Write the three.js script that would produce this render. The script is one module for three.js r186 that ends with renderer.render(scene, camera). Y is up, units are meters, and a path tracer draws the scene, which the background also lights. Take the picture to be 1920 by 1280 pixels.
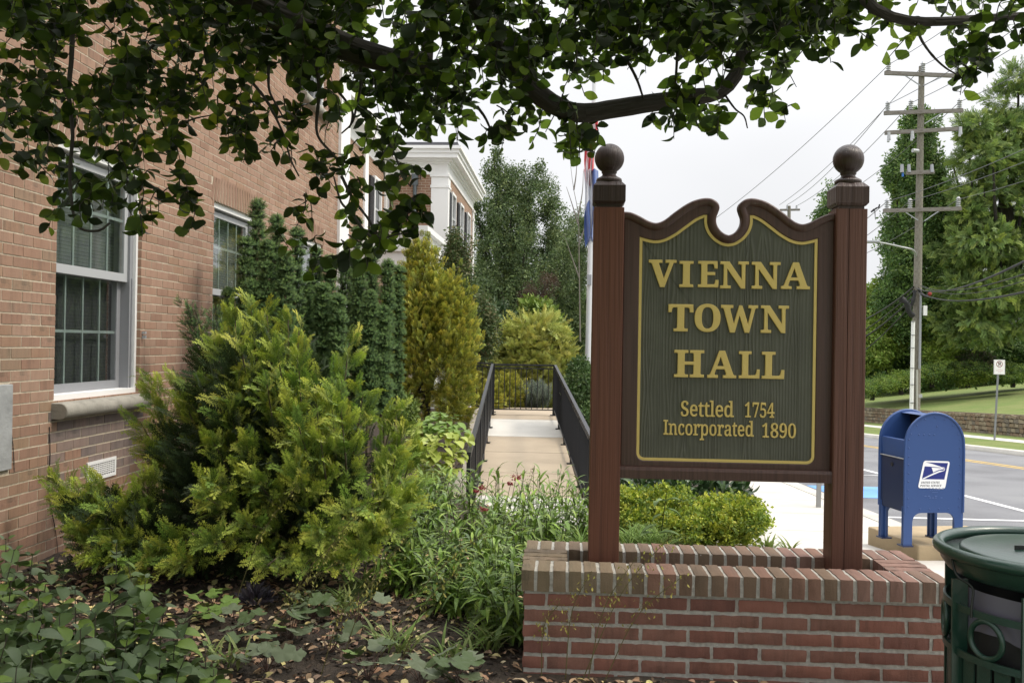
import * as THREE from 'three';
import { mergeGeometries } from 'three/addons/utils/BufferGeometryUtils.js';
import { FontLoader } from 'three/addons/loaders/FontLoader.js';
import { TextGeometry } from 'three/addons/geometries/TextGeometry.js';
import { RoundedBoxGeometry } from 'three/addons/geometries/RoundedBoxGeometry.js';

// ---------------------------------------------------------------- camera, sky, sun, exposure
const scene = new THREE.Scene();
const camera = new THREE.PerspectiveCamera(2 * Math.atan(640 / 1750) * 180 / Math.PI, 1.5, 0.1, 1500);
camera.position.set(0, 1.42, 0);
camera.rotation.order = 'YXZ';
camera.rotation.set(6 / 1750, THREE.MathUtils.degToRad(3.43), 0.0165);
camera.updateMatrixWorld(true);

const renderer = new THREE.WebGLRenderer({ antialias: true });
renderer.setSize(1024, 682);
renderer.toneMapping = THREE.LinearToneMapping;
renderer.toneMappingExposure = 1.5;
renderer.shadowMap.enabled = true;
renderer.shadowMap.type = THREE.PCFSoftShadowMap;

// bright, thinly overcast sky: white all over, a little brighter overhead and towards the veiled sun
const SUN = new THREE.Vector3(0.62, 0.74, -0.12).normalize();
{
  const W = 512, H = 256, d = new Float32Array(W * H * 4);
  for (let j = 0; j < H; j++) for (let i = 0; i < W; i++) {
    const el = ((j + 0.5) / H - 0.5) * Math.PI, az = ((i + 0.5) / W - 0.5) * 2 * Math.PI;
    const v = [Math.cos(az) * Math.cos(el), Math.sin(el), Math.sin(az) * Math.cos(el)];
    const up = Math.max(0, v[1]);
    const c = Math.max(0, v[0] * SUN.x + v[1] * SUN.y + v[2] * SUN.z);
    const cloud = 0.09 * (fbm(3 + 2.2 * Math.cos(az) * Math.cos(el) / (up + 0.25), 7 + 2.2 * Math.sin(az) * Math.cos(el) / (up + 0.25), 0, 4, 5) - 0.5);
    const L = (0.60 + 1.5 * Math.pow(up, 2.2) + 0.6 * Math.pow(c, 8) + cloud) * (v[1] < 0 ? 0.6 : 1);
    const k = (j * W + i) * 4;
    d[k] = L * 0.985; d[k + 1] = L * 0.995; d[k + 2] = L * 1.02; d[k + 3] = 1;
  }
  const t = new THREE.DataTexture(d, W, H, THREE.RGBAFormat, THREE.FloatType);
  t.mapping = THREE.EquirectangularReflectionMapping; t.magFilter = THREE.LinearFilter; t.minFilter = THREE.LinearFilter; t.needsUpdate = true;
  scene.background = t; scene.environment = t;
}
const sun = new THREE.DirectionalLight(0xfff3e0, 1.5);
sun.position.copy(SUN).multiplyScalar(60); sun.target.position.set(0, 0, -8);
sun.castShadow = true; sun.shadow.radius = 22; sun.shadow.mapSize.set(2048, 2048);
Object.assign(sun.shadow.camera, { left: -30, right: 30, top: 30, bottom: -30, near: 1, far: 160 });
sun.name = 'sun'; scene.add(sun, sun.target);

// ---------------------------------------------------------------- small helpers
let seed = 12345;
function rnd() { seed = (seed + 0x6d2b79f5) | 0; let t = Math.imul(seed ^ (seed >>> 15), 1 | seed); t = (t + Math.imul(t ^ (t >>> 7), 61 | t)) ^ t; return ((t ^ (t >>> 14)) >>> 0) / 4294967296; }
const R = (a, b) => a + (b - a) * rnd();
const gauss = () => (rnd() + rnd() + rnd() + rnd() - 2) * 0.9;
const pick = (a) => a[Math.floor(rnd() * a.length)];
const clamp = (x, a = 0, b = 1) => Math.min(b, Math.max(a, x));
function lerp(a, b, t) { return a + (b - a) * t; }
const smooth = (a, b, x) => { const t = clamp((x - a) / (b - a)); return t * t * (3 - 2 * t); };
const V = (x, y, z) => new THREE.Vector3(x, y, z);
function hash2(i, j, s = 0) { let h = Math.imul(i, 374761393) + Math.imul(j, 668265263) + Math.imul(s, 1274126177); h = Math.imul(h ^ (h >>> 13), 1274126177); return ((h ^ (h >>> 16)) >>> 0) / 4294967296; }
// smooth value noise in the plane; per > 0 makes it tile
function vn(x, y, per = 0, s = 0) {
  const i = Math.floor(x), j = Math.floor(y), f = x - i, g = y - j, u = f * f * (3 - 2 * f), v = g * g * (3 - 2 * g), m = (k) => per ? ((k % per) + per) % per : k;
  const a = hash2(m(i), m(j), s), b = hash2(m(i + 1), m(j), s), c = hash2(m(i), m(j + 1), s), d = hash2(m(i + 1), m(j + 1), s);
  return lerp(lerp(a, b, u), lerp(c, d, u), v);
}
function fbm(x, y, per = 0, oct = 4, s = 0) { let a = 0, k = 0.5, n = 0; for (let o = 0; o < oct; o++) { a += k * vn(x, y, per, s + o); n += k; k *= 0.5; x *= 2; y *= 2; per *= 2; } return a / n; }

// a point in the world seen at a pixel of the 1920 x 1280 view
const CAM = camera.position, QM = camera.matrixWorld;
const rayAt = (px, py) => V((px - 960) / 1750, (640 - py) / 1750, -1).transformDirection(QM).multiplyScalar(Math.hypot((px - 960) / 1750, (640 - py) / 1750, 1));
const P = (px, py, depth) => rayAt(px, py).multiplyScalar(depth).add(CAM);
const onX = (px, py, X) => { const d = rayAt(px, py); return d.multiplyScalar((X - CAM.x) / d.x).add(CAM); };
const onY = (px, py, Y) => { const d = rayAt(px, py); return d.multiplyScalar((Y - CAM.y) / d.y).add(CAM); };
const onZ = (px, py, Z) => { const d = rayAt(px, py); return d.multiplyScalar((Z - CAM.z) / d.z).add(CAM); };
const GRADE = 0.051;                        // the street falls away along -z
const roadY = (z) => GRADE * z;
const onRoad = (px, py, H = 0) => { const d = rayAt(px, py); return d.multiplyScalar((H - CAM.y) / (d.y - GRADE * d.z)).add(CAM); };

const names = new Map();
function numbered(n) { const k = names.get(n) ?? 0; names.set(n, k + 1); return k ? n + '_' + String(k).padStart(3, '0') : n; }
function shade(o) { o.castShadow = true; o.receiveShadow = true; return o; }
function tag(o, label, category, group, kind) {
  o.userData = { ...o.userData, label, category }; if (group) o.userData.group = group; if (kind) o.userData.kind = kind; return o;
}
function thing(name, label, category, pos = [0, 0, 0], turn = 0, group) {
  const o = new THREE.Group(); o.name = numbered(name); o.position.set(...pos); o.rotation.y = turn; scene.add(o); return tag(o, label, category, group);
}
function part(name, g, m, parent) { const o = shade(new THREE.Mesh(Array.isArray(g) ? merge(g) : g, m)); o.name = name; parent.add(o); return o; }
function solo(name, g, m, label, category, group, kind) { const o = shade(new THREE.Mesh(Array.isArray(g) ? merge(g) : g, m)); o.name = numbered(name); scene.add(o); return tag(o, label, category, group, kind); }
function struct(name, g, m, label) { const o = shade(new THREE.Mesh(Array.isArray(g) ? merge(g) : g, m)); o.name = numbered(name); scene.add(o); o.userData = { kind: 'structure', label, category: name.replace(/_/g, ' ') }; return o; }
function clean(g) {
  g = g.index ? g.toNonIndexed() : g;
  for (const k of Object.keys(g.attributes)) if (!['position', 'normal', 'uv'].includes(k)) g.deleteAttribute(k);
  if (!g.attributes.normal) g.computeVertexNormals();
  if (!g.attributes.uv) g.setAttribute('uv', new THREE.BufferAttribute(new Float32Array(g.attributes.position.count * 2), 2));
  return g;
}
const merge = (list) => mergeGeometries(list.map(clean));
// texture coordinates in metres from the faces themselves; swap turns the grain to run along x
function uvm(g, swap = false, ou = 0, ov = 0) {
  g = g.index ? g.toNonIndexed() : g; const p = g.attributes.position, n = g.attributes.normal, uv = new Float32Array(p.count * 2);
  for (let i = 0; i < p.count; i++) {
    const ax = Math.abs(n.getX(i)), ay = Math.abs(n.getY(i)), az = Math.abs(n.getZ(i)); let u, v;
    if (ax >= ay && ax >= az) { u = p.getZ(i); v = p.getY(i); } else if (ay >= az) { u = p.getX(i); v = p.getZ(i); } else { u = p.getX(i); v = p.getY(i); }
    if (swap) [u, v] = [v, u];
    uv[2 * i] = u + ou; uv[2 * i + 1] = v + ov;
  }
  g.setAttribute('uv', new THREE.BufferAttribute(uv, 2)); return g;
}
function box(x0, x1, y0, y1, z0, z1, swap, ou = 0, ov = 0) {
  const g = new THREE.BoxGeometry(Math.abs(x1 - x0), Math.abs(y1 - y0), Math.abs(z1 - z0)); g.translate((x0 + x1) / 2, (y0 + y1) / 2, (z0 + z1) / 2); return uvm(g, swap, ou, ov);
}
function rbox(w, h, d, r, x = 0, y = 0, z = 0, swap = false) { const g = new RoundedBoxGeometry(w, h, d, 2, r); g.translate(x, y, z); return uvm(g, swap); }
function bar(a, b, w, h = w) {           // a square bar between two points
  const d = V().subVectors(b, a), L = d.length(), g = new THREE.BoxGeometry(w, L, h); g.translate(0, L / 2, 0); uvm(g);
  const m = new THREE.Matrix4(), y = d.clone().normalize(), x = V().crossVectors(Math.abs(y.y) > 0.95 ? V(0, 0, 1) : V(0, 1, 0), y).normalize(), z = V().crossVectors(x, y);
  m.makeBasis(x, y, z).setPosition(a); const gg = uvm(g); gg.applyMatrix4(m); return gg;
}
function rod(a, b, r0, r1 = r0, seg = 8) {
  const d = V().subVectors(b, a), L = d.length(), g = new THREE.CylinderGeometry(r1, r0, L, seg, 1); g.translate(0, L / 2, 0);
  const q = new THREE.Quaternion().setFromUnitVectors(V(0, 1, 0), d.normalize()); g.applyQuaternion(q); g.translate(a.x, a.y, a.z); return clean(g);
}
// tapered tube along a smooth curve
function limb(pts, r0, r1, seg = 7, n = 0, wob = 0) {
  const c = new THREE.CatmullRomCurve3(pts), N = n || pts.length * 4, fr = c.computeFrenetFrames(N, false), pos = [], nor = [], uv = [], idx = [], L = c.getLength();
  for (let i = 0; i <= N; i++) {
    const p = c.getPointAt(i / N), t = i / N, r = lerp(r0, r1, t) * (1 + wob * (vn(t * N * 0.7, r0 * 900) - 0.5));
    for (let j = 0; j <= seg; j++) {
      const a = j / seg * Math.PI * 2, k = fr.normals[i].clone().multiplyScalar(Math.cos(a)).addScaledVector(fr.binormals[i], Math.sin(a)), rr = r * (1 + wob * 0.6 * (vn(t * N * 0.9 + 9, (j % seg) * 1.7) - 0.5));
      pos.push(p.x + k.x * rr, p.y + k.y * rr, p.z + k.z * rr); nor.push(k.x, k.y, k.z); uv.push(j / seg * r0 * 6.28, t * L);
    }
  }
  for (let i = 0; i < N; i++) for (let j = 0; j < seg; j++) { const a = i * (seg + 1) + j, b = a + seg + 1; idx.push(a, a + 1, b, b, a + 1, b + 1); }
  const g = new THREE.BufferGeometry(); g.setAttribute('position', new THREE.Float32BufferAttribute(pos, 3)); g.setAttribute('normal', new THREE.Float32BufferAttribute(nor, 3)); g.setAttribute('uv', new THREE.Float32BufferAttribute(uv, 2)); g.setIndex(idx); return clean(g);
}
function grid(x0, x1, nx, z0, z1, nz, h) {   // a sheet with heights
  const g = new THREE.PlaneGeometry(1, 1, nx, nz), p = g.attributes.position, uv = g.attributes.uv;
  for (let i = 0; i < p.count; i++) { const x = lerp(x0, x1, p.getX(i) + 0.5), z = lerp(z0, z1, 0.5 - p.getY(i)); p.setXYZ(i, x, h(x, z), z); uv.setXY(i, x, z); }
  if (z1 < z0 !== x1 < x0) { const ix = g.index; for (let i = 0; i < ix.count; i += 3) { const t = ix.getX(i); ix.setX(i, ix.getX(i + 1)); ix.setX(i + 1, t); } }
  g.computeVertexNormals(); return g;
}
function quadStrip(a, b, w0, w1, h) {  // a flat painted strip between (x,z) points a and b with x half-widths
  const n = 40, pos = [], uv = [], idx = [];
  for (let i = 0; i <= n; i++) { const t = i / n, x = lerp(a[0], b[0], t), z = lerp(a[1], b[1], t); for (const s of [0, 1]) { const xx = x + (s ? w1 : w0); pos.push(xx, h(xx, z), z); uv.push(xx, z); } }
  for (let i = 0; i < n; i++) { const k = i * 2; idx.push(k, k + 1, k + 2, k + 2, k + 1, k + 3); }
  const g = new THREE.BufferGeometry(); g.setAttribute('position', new THREE.Float32BufferAttribute(pos, 3)); g.setAttribute('uv', new THREE.Float32BufferAttribute(uv, 2)); g.setIndex(idx); g.computeVertexNormals(); return g;
}

// ---------------------------------------------------------------- textures and materials
const enc = (c) => Math.round(255 * clamp(c <= 0.0031308 ? c * 12.92 : 1.055 * Math.pow(c, 1 / 2.4) - 0.055));
function texture(n, m, fn, color = true, rep = 1, repV = rep) {
  const d = new Uint8Array(n * m * 4);
  for (let j = 0; j < m; j++) for (let i = 0; i < n; i++) {
    const c = fn(i / n, j / m, i, j), k = (j * n + i) * 4; d[k + 3] = 255;
    if (color) { d[k] = enc(c[0]); d[k + 1] = enc(c[1]); d[k + 2] = enc(c[2]); } else d[k] = d[k + 1] = d[k + 2] = Math.round(255 * clamp(c));
  }
  const t = new THREE.DataTexture(d, n, m); t.wrapS = t.wrapT = THREE.RepeatWrapping; t.magFilter = THREE.LinearFilter; t.minFilter = THREE.LinearMipmapLinearFilter; t.generateMipmaps = true;
  if (color) t.colorSpace = THREE.SRGBColorSpace; t.repeat.set(rep, repV); t.needsUpdate = true; return t;
}
function again(t, rep, repV = rep) { const c = t.clone(); c.repeat.set(rep, repV); c.needsUpdate = true; return c; }
const mul = (c, k) => [c[0] * k, c[1] * k, c[2] * k];
const mix3 = (a, b, t) => [lerp(a[0], b[0], t), lerp(a[1], b[1], t), lerp(a[2], b[2], t)];
const lin = (r, g, b) => new THREE.Color().setRGB(r, g, b);
const std = (o) => new THREE.MeshStandardMaterial({ roughness: 0.85, side: THREE.DoubleSide, ...o });
const leafMat = (c, o = {}) => new THREE.MeshPhysicalMaterial({ color: c ? lin(...c) : lin(1, 1, 1), roughness: 0.75, transmission: 0.35, thickness: 0, side: THREE.DoubleSide, specularIntensity: 0.5, ...o });

const T = {};
T.speck = texture(512, 512, (u, v, i, j) => { const k = 0.62 + 0.5 * fbm(u * 16, v * 16, 16, 4, 3) + 0.16 * (hash2(i, j, 5) - 0.5); return [k, k, k]; });
T.speckB = texture(512, 512, (u, v, i, j) => 0.35 * fbm(u * 20, v * 20, 20, 4, 8) + 0.5 * fbm(u * 90, v * 90, 90, 2, 4) + 0.15 * hash2(i, j, 6), false);
T.brick = texture(512, 512, (u, v, i, j) => {   // vertical scratch tone and sandy specks of a wire-cut brick
  const band = fbm(u * 22, v * 3, 0, 2, 11), s = vn(u * 150, v * 9, 0, 12), f = hash2(i, j, 13), big = fbm(u * 5, v * 5, 5, 3, 14);
  const k = 0.63 + 0.56 * band + 0.2 * s + 0.26 * (f - 0.5) + 0.6 * (big - 0.5); const red = clamp((band - 0.5) * 1.4 + 0.5);
  return [k * lerp(0.98, 1.06, red), k * lerp(1.03, 0.97, red), k * lerp(1.04, 0.96, red)];
});
T.brickB = texture(512, 512, (u, v, i, j) => 0.5 * fbm(u * 60, v * 14, 0, 3, 21) + 0.3 * fbm(u * 24, v * 24, 24, 3, 22) + 0.2 * hash2(i, j, 23), false);
const grain = (u, v, s) => { const w = u + 0.012 * Math.sin(v * 6.283 + 3 * vn(u * 5, v * 2, 0, s)) + 0.02 * (fbm(u * 4, v * 3, 0, 2, s) - 0.5); return 0.55 * vn(w * 34, v * 5, 0, s + 1) + 0.3 * vn(w * 90, v * 8, 0, s + 2) + 0.15 * vn(w * 200, v * 20, 0, s + 3); };
T.wood = texture(512, 512, (u, v, i, j) => { const g = grain(u, v, 31), k = 0.55 + 0.75 * g + 0.08 * (hash2(i, j, 35) - 0.5); return [k, k * lerp(0.92, 1.03, g), k * lerp(0.88, 1.03, g)]; }, true, 3.2, 0.45);
T.woodB = texture(512, 512, (u, v) => grain(u, v, 31), false, 3.2, 0.45);
T.field = texture(1024, 1024, (u, v, i, j) => { const g = blast(u, v), k = 0.6 + 0.5 * g + 0.25 * (fbm(u * 6, v * 6, 0, 3, 44) - 0.5) + 0.1 * (hash2(i, j, 45) - 0.5); return [0.096 * k, 0.099 * k, 0.070 * k]; }, true, 1, 1);
function blast(u, v) {   // sand-blasted softwood: raised growth rings running up the board, a few knots
  const b = Math.floor(u * 7), off = hash2(b, 3, 41) * 9; let w = u * 74 + off + 1.5 * (fbm(u * 6, v * 0.9, 0, 2, 42) - 0.5);
  for (let k = 0; k < 34; k++) { const kx = hash2(k, 1, 43), ky = hash2(k, 2, 43), dx = (u - kx) * 26, dy = (v - ky) * 9, q = dx * dx + dy * dy; if (q < 9) w += 0.9 * Math.exp(-q) * Math.sign(dx || 1); }
  const amp = 0.15 + 0.75 * vn(u * 14 + off, v * 1.3, 0, 46), r = Math.pow(0.5 + 0.5 * Math.sin(w * 6.283 * lerp(0.7, 1.2, hash2(b, 5, 47))), 1.6);
  const edge = Math.min(1, Math.abs(u * 7 - Math.round(u * 7)) * 60);
  return (0.3 + 0.7 * lerp(0.5, r, amp)) * (0.4 + 0.6 * edge) * (0.7 + 0.5 * (fbm(u * 22, v * 22, 0, 3, 48)));
}
T.fieldB = texture(1024, 1024, (u, v) => 0.75 * blast(u, v) + 0.35 * fbm(u * 12, v * 10, 0, 3, 49), false, 1, 1);
T.concrete = texture(1024, 1024, (u, v, i, j) => { const k = 0.70 + 0.30 * fbm(u * 6, v * 6, 6, 5, 51) + 0.22 * (fbm(u * 2, v * 2, 2, 3, 56) - 0.35) + 0.1 * (hash2(i, j, 52) - 0.5) + (hash2(i >> 1, j >> 1, 53) > 0.985 ? -0.14 : 0); return [k, k * 0.985, k * 0.95]; }, true, 0.4);
T.concreteB = texture(512, 512, (u, v, i, j) => 0.6 * fbm(u * 30, v * 30, 30, 3, 54) + 0.4 * hash2(i, j, 55), false, 0.6);
T.asphalt = texture(1024, 1024, (u, v, i, j) => { const k = 0.62 + 0.45 * fbm(u * 5, v * 5, 5, 5, 61) + 0.45 * (fbm(u * 2, v * 2, 2, 4, 65) - 0.4) + 0.34 * (hash2(i, j, 62) - 0.5); return [k, k, k * 1.03]; }, true, 0.22);
T.asphaltB = texture(512, 512, (u, v, i, j) => 0.5 * hash2(i, j, 64) + 0.5 * fbm(u * 60, v * 60, 60, 2, 63), false, 1.5);
T.mulch = texture(1024, 1024, (u, v, i, j) => { const a = fbm(u * 40, v * 40, 40, 3, 71), b = fbm(u * 7, v * 7, 7, 3, 72), c = vn(u * 120, v * 60, 0, 73); const k = 0.35 + 0.9 * a * c + 0.3 * b + 0.15 * (hash2(i, j, 74) - 0.5); return [0.060 * k, 0.044 * k, 0.031 * k]; }, true, 0.8);
T.mulchB = texture(512, 512, (u, v, i, j) => 0.7 * fbm(u * 40, v * 40, 40, 3, 71) + 0.3 * hash2(i, j, 75), false, 0.8);
T.lawn = texture(1024, 1024, (u, v, i, j) => { const a = fbm(u * 9, v * 9, 9, 4, 81), b = vn(u * 260, v * 260, 260, 82), c = fbm(u * 3, v * 3, 3, 3, 83); const k = 0.62 + 0.5 * b + 0.3 * (hash2(i, j, 84) - 0.5); return mul(mix3([0.12, 0.175, 0.03], [0.19, 0.21, 0.06], clamp(a * 1.6 - 0.4 + 0.5 * (c - 0.5))), k); }, true, 0.16);
T.bark = texture(512, 512, (u, v, i, j) => { const a = vn(u * 24 + 2 * fbm(u * 6, v * 4, 0, 2, 91), v * 7, 0, 92), b = fbm(u * 12, v * 12, 12, 3, 93); const k = 0.4 + 0.7 * a + 0.4 * b + 0.1 * (hash2(i, j, 94) - 0.5); return [k, k * 0.97, k * 0.92]; }, true, 3, 2);
T.barkB = texture(512, 512, (u, v) => 0.7 * vn(u * 24 + 2 * fbm(u * 6, v * 4, 0, 2, 91), v * 7, 0, 92) + 0.3 * fbm(u * 30, v * 20, 0, 2, 95), false, 3, 2);
T.stone = texture(512, 512, (u, v, i, j) => { const k = 0.6 + 0.6 * fbm(u * 7, v * 9, 0, 4, 101) + 0.14 * (hash2(i, j, 102) - 0.5); return [k, k, k]; }, true, 1.4);
T.blind = texture(64, 64, (u, v) => { const s = (v * 4) % 1, k = s < 0.16 ? 0.45 : 0.9 + 0.1 * s; return [k, k, k]; }, true, 1, 10);   // four slats per tile

// ================================================================ THE SETTING
const swL = (z) => z > -7 ? 1.7 : z > -9.5 ? lerp(1.7, 1.87, (-7 - z) / 2.5) : z > -13.2 ? lerp(1.87, 2.66, (-9.5 - z) / 3.7) : Math.min(3.2, lerp(2.66, 3.0, (-13.2 - z) / 2.4));
const rampC = (d) => lerp(-0.455, -0.84, (d - 11.2) / 5.86);     // centre line of the ramp at a distance d
const rampY = (d) => -0.436 + 0.0949 * (d - 11.2);
const farCurbX = (z) => 13.07 - 0.0936 * (-27.5 - z);
function gardenY(x, z) {
  const t = smooth(-4.9, -8.6, z), side = smooth(-1.3, 0.3, x); let y = lerp(0, roadY(z) + 0.05, t * side);
  y += 0.05 * (fbm(x * 1.3 + 40, z * 1.3, 0, 3, 7) - 0.5) + 0.03 * (vn(x * 6, z * 6, 0, 9) - 0.5);
  if (x < -2.4) y += 0.03 * smooth(-2.4, -3.2, x);
  if (z < -8.9 && x > rampC(Math.max(11.2, -z)) - 0.78 && x < rampC(Math.max(11.2, -z)) + 0.78) y = Math.min(y, -0.95);
  if (z < -8.9 && z > -11.4 && x > -1.1) y = Math.min(y, -0.95);
  if (x > swL(z) - 0.03 || x > 1.66) y = Math.min(y, roadY(z) - 0.14);
  return y;
}
const M = {
  mulch: std({ map: T.mulch, bumpMap: T.mulchB, bumpScale: 0.02, roughness: 1 }),
  lawn: std({ map: T.lawn, roughness: 1 }),
  concrete: std({ map: T.concrete, bumpMap: T.concreteB, bumpScale: 0.002, color: lin(0.54, 0.525, 0.49), roughness: 0.92 }),
  walk: std({ map: T.concrete, bumpMap: T.concreteB, bumpScale: 0.002, color: lin(0.60, 0.58, 0.545), roughness: 0.92 }),
  pale: std({ map: T.concrete, bumpMap: T.concreteB, bumpScale: 0.002, color: lin(0.60, 0.585, 0.55), roughness: 0.92 }),
  tan: std({ map: T.concrete, bumpMap: T.concreteB, bumpScale: 0.003, color: lin(0.45, 0.375, 0.285), roughness: 0.95 }),
  oldConcrete: std({ map: again(T.concrete, 0.9), bumpMap: T.concreteB, bumpScale: 0.004, color: lin(0.36, 0.33, 0.28), roughness: 0.95 }),
  pad: std({ map: again(T.concrete, 1.1), bumpMap: T.concreteB, bumpScale: 0.004, color: lin(0.46, 0.36, 0.23), roughness: 0.95 }),
  asphalt: std({ map: T.asphalt, bumpMap: T.asphaltB, bumpScale: 0.004, color: lin(0.215, 0.217, 0.222), roughness: 0.9 }),
  whitePaint: std({ map: again(T.asphalt, 0.5), color: lin(0.82, 0.82, 0.8), roughness: 0.8 }),
  yellowPaint: std({ map: again(T.asphalt, 0.5), color: lin(0.70, 0.46, 0.09), roughness: 0.8 }),
  bluePaint: std({ map: again(T.asphalt, 0.5), color: lin(0.16, 0.36, 0.72), roughness: 0.8 }),
  mortar: std({ map: again(T.speck, 3), bumpMap: again(T.speckB, 4), bumpScale: 0.004, color: lin(0.60, 0.52, 0.40), roughness: 1 }),
  white: std({ color: lin(0.80, 0.80, 0.79), roughness: 0.55 }),
  offWhite: std({ color: lin(0.40, 0.41, 0.42), roughness: 0.5 }),
  sash: std({ color: lin(0.25, 0.255, 0.27), roughness: 0.5 }),
  muntin: std({ color: lin(0.24, 0.28, 0.27), roughness: 0.5 }),
  glass: new THREE.MeshPhysicalMaterial({ color: lin(0.96, 0.98, 0.97), transmission: 1, thickness: 0, roughness: 0.02, ior: 1.5, side: THREE.DoubleSide }),
  black: std({ color: lin(0.02, 0.021, 0.025), roughness: 0.5 }),
  rail: std({ color: lin(0.020, 0.021, 0.025), roughness: 0.42, metalness: 0.1 }),
};
// wide ground to the horizon
struct('ground', grid(-260, 300, 56, 40, -520, 56, (x, z) => roadY(Math.max(z, -150)) - 0.75 + (x > 40 ? 0.02 * (x - 40) : 0) + (z < -150 ? 0.01 * (-150 - z) : 0)), M.lawn, 'wide rough green ground reaching to the horizon behind the town hall');
struct('mulch_bed', grid(-3.4, 3.2, 110, -1.2, -20, 250, gardenY), M.mulch, 'dark shredded mulch planting bed below the shrubs by the brick wall');

// street
struct('street', (() => {
  const pos = [], uv = [], idx = [], n = 90; for (let i = 0; i <= n; i++) { const z = lerp(8, -170, i / n); for (let k = 0; k <= 8; k++) { const x = lerp(3.93, Math.max(5, farCurbX(z)), k / 8); pos.push(x, roadY(z) - 0.125, z); uv.push(x, z); } }
  for (let i = 0; i < n; i++) for (let k = 0; k < 8; k++) { const a = i * 9 + k; idx.push(a, a + 1, a + 9, a + 9, a + 1, a + 10); }
  const g = new THREE.BufferGeometry(); g.setAttribute('position', new THREE.Float32BufferAttribute(pos, 3)); g.setAttribute('uv', new THREE.Float32BufferAttribute(uv, 2)); g.setIndex(idx); g.computeVertexNormals(); return g;
})(), M.asphalt, 'grey asphalt street running downhill past the mailbox');
const on = (h) => (x, z) => roadY(z) - 0.125 + h;
// lines: [from x,z, to x,z, half widths]
const flat = (px, py) => { const p = onRoad(px, py, -0.125); return [p.x, p.z]; };
{
  const mark = (name, a, b, w0, w1, m, label, h = 0.004) => struct(name, quadStrip(a, b, w0, w1, on(h)), m, label);
  const L1 = flat(1622, 881), L2 = flat(1920, 958), dx = (L2[0] - L1[0]) / (L2[1] - L1[1]);
  const laneX = (z) => L1[0] + dx * (z - L1[1]);
  mark('parking_line', [laneX(-60), -60], [laneX(2), 2], -0.06, 0.06, M.whitePaint, 'long white line along the parking bays beyond the blue mailbox');
  for (const [p, q] of [[[1690, 972.5], [1920, 975]], [[1618, 891], [1661, 892]]]) {
    const a = flat(...p), b = flat(...q), zz = (a[1] + b[1]) / 2;
    const g = box(4.0, laneX(zz) - 0.07, 0, 0.002, zz - 0.06, zz + 0.06); g.translate(0, 0, 0);
    const pp = g.attributes.position; for (let i = 0; i < pp.count; i++) pp.setY(i, roadY(pp.getZ(i)) - 0.121 + pp.getY(i)); g.computeVertexNormals();
    struct('parking_line', g, M.whitePaint, p[0] > 1660 ? 'short white parking bay divider right behind the mailbox legs' : 'short white parking bay divider farther off, left of the mailbox');
  }
  const Y1 = flat(1623, 836), Y2 = flat(1920, 878), ys = (Y2[0] - Y1[0]) / (Y2[1] - Y1[1]); const yx = (z) => Y1[0] + ys * (z - Y1[1]);
  mark('yellow_line', [yx(-70), -70], [yx(0), 0], -0.19, -0.08, M.yellowPaint, 'nearer stripe of the double yellow centre line');
  mark('yellow_line', [yx(-70), -70], [yx(0), 0], 0.08, 0.19, M.yellowPaint, 'farther stripe of the double yellow centre line');
  const b0 = flat(1640, 913), b1 = flat(1640, 934);
  const g = grid(4.25, 5.75, 2, b1[1], b0[1], 6, on(0.004)); struct('blue_marking', g, M.bluePaint, 'pale blue accessible parking marking on the asphalt left of the mailbox');
}
// pavement on the near side: slabs with tooled joints, then the kerb
{
  const walk = new THREE.Group(); walk.name = 'pavement'; scene.add(walk); walk.userData = { kind: 'structure', label: 'pale concrete pavement between the shrubs and the kerb', category: 'pavement' };
  const cuts = []; for (let z = 2; z > -70;) { cuts.push(z); z -= z > -22 ? 1.52 : 6; }
  for (let i = 0; i + 1 < cuts.length; i++) {
    const z0 = cuts[i] - 0.006, z1 = cuts[i + 1] + 0.006, n = 6, s = new THREE.Shape(); const pts = [];
    for (let k = 0; k <= n; k++) { const z = lerp(z0, z1, k / n); pts.push([z < -8.9 && z > -11.3 ? -1.1 : swL(z), z]); }
    pts.push([3.62, z1], [3.62, z0]);
    const L = (z) => swL(z);
    const pos = [], uv = [], idx = []; for (let k = 0; k <= n; k++) { const z = lerp(z0, z1, k / n); for (const [x, dy] of [[L(z), -0.12], [L(z), 0], [L(z) + 0.01, 0.001], [3.61, 0.001], [3.62, 0], [3.62, -0.12]]) { pos.push(x, roadY(z) + dy, z); uv.push(x + i * 0.37, z); } }
    for (let k = 0; k < n; k++) for (let c = 0; c < 5; c++) { const a = k * 6 + c; idx.push(a, a + 1, a + 6, a + 6, a + 1, a + 7); }
    const g = new THREE.BufferGeometry(); g.setAttribute('position', new THREE.Float32BufferAttribute(pos, 3)); g.setAttribute('uv', new THREE.Float32BufferAttribute(uv, 2)); g.setIndex(idx); g.computeVertexNormals();
    part('slab', g, M.walk, walk);
  }
  // joint bed below
  struct('pavement_bed', grid(1.72, 3.66, 2, 2, -70, 80, (x, z) => roadY(z) - 0.012 - (x < swL(z) + 0.02 ? 0.14 : 0)), M.oldConcrete, 'grey bed seen in the joints of the near pavement');
  const kerb = new THREE.Group(); kerb.name = 'kerb'; scene.add(kerb); kerb.userData = { kind: 'structure', label: 'pale concrete kerb along the near side of the street', category: 'kerb' };
  for (let z = 2; z > -70; z -= 3.04) { const z1 = z - 3.03; const g = box(3.635, 3.93, -0.4, 0, z1, z); const p = g.attributes.position; for (let i = 0; i < p.count; i++) p.setY(i, p.getY(i) + roadY(p.getZ(i)) + 0.002 - (p.getX(i) > 3.9 ? 0.02 : 0)); g.computeVertexNormals(); part('kerb_stone', g, M.concrete, kerb); }
}
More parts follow.
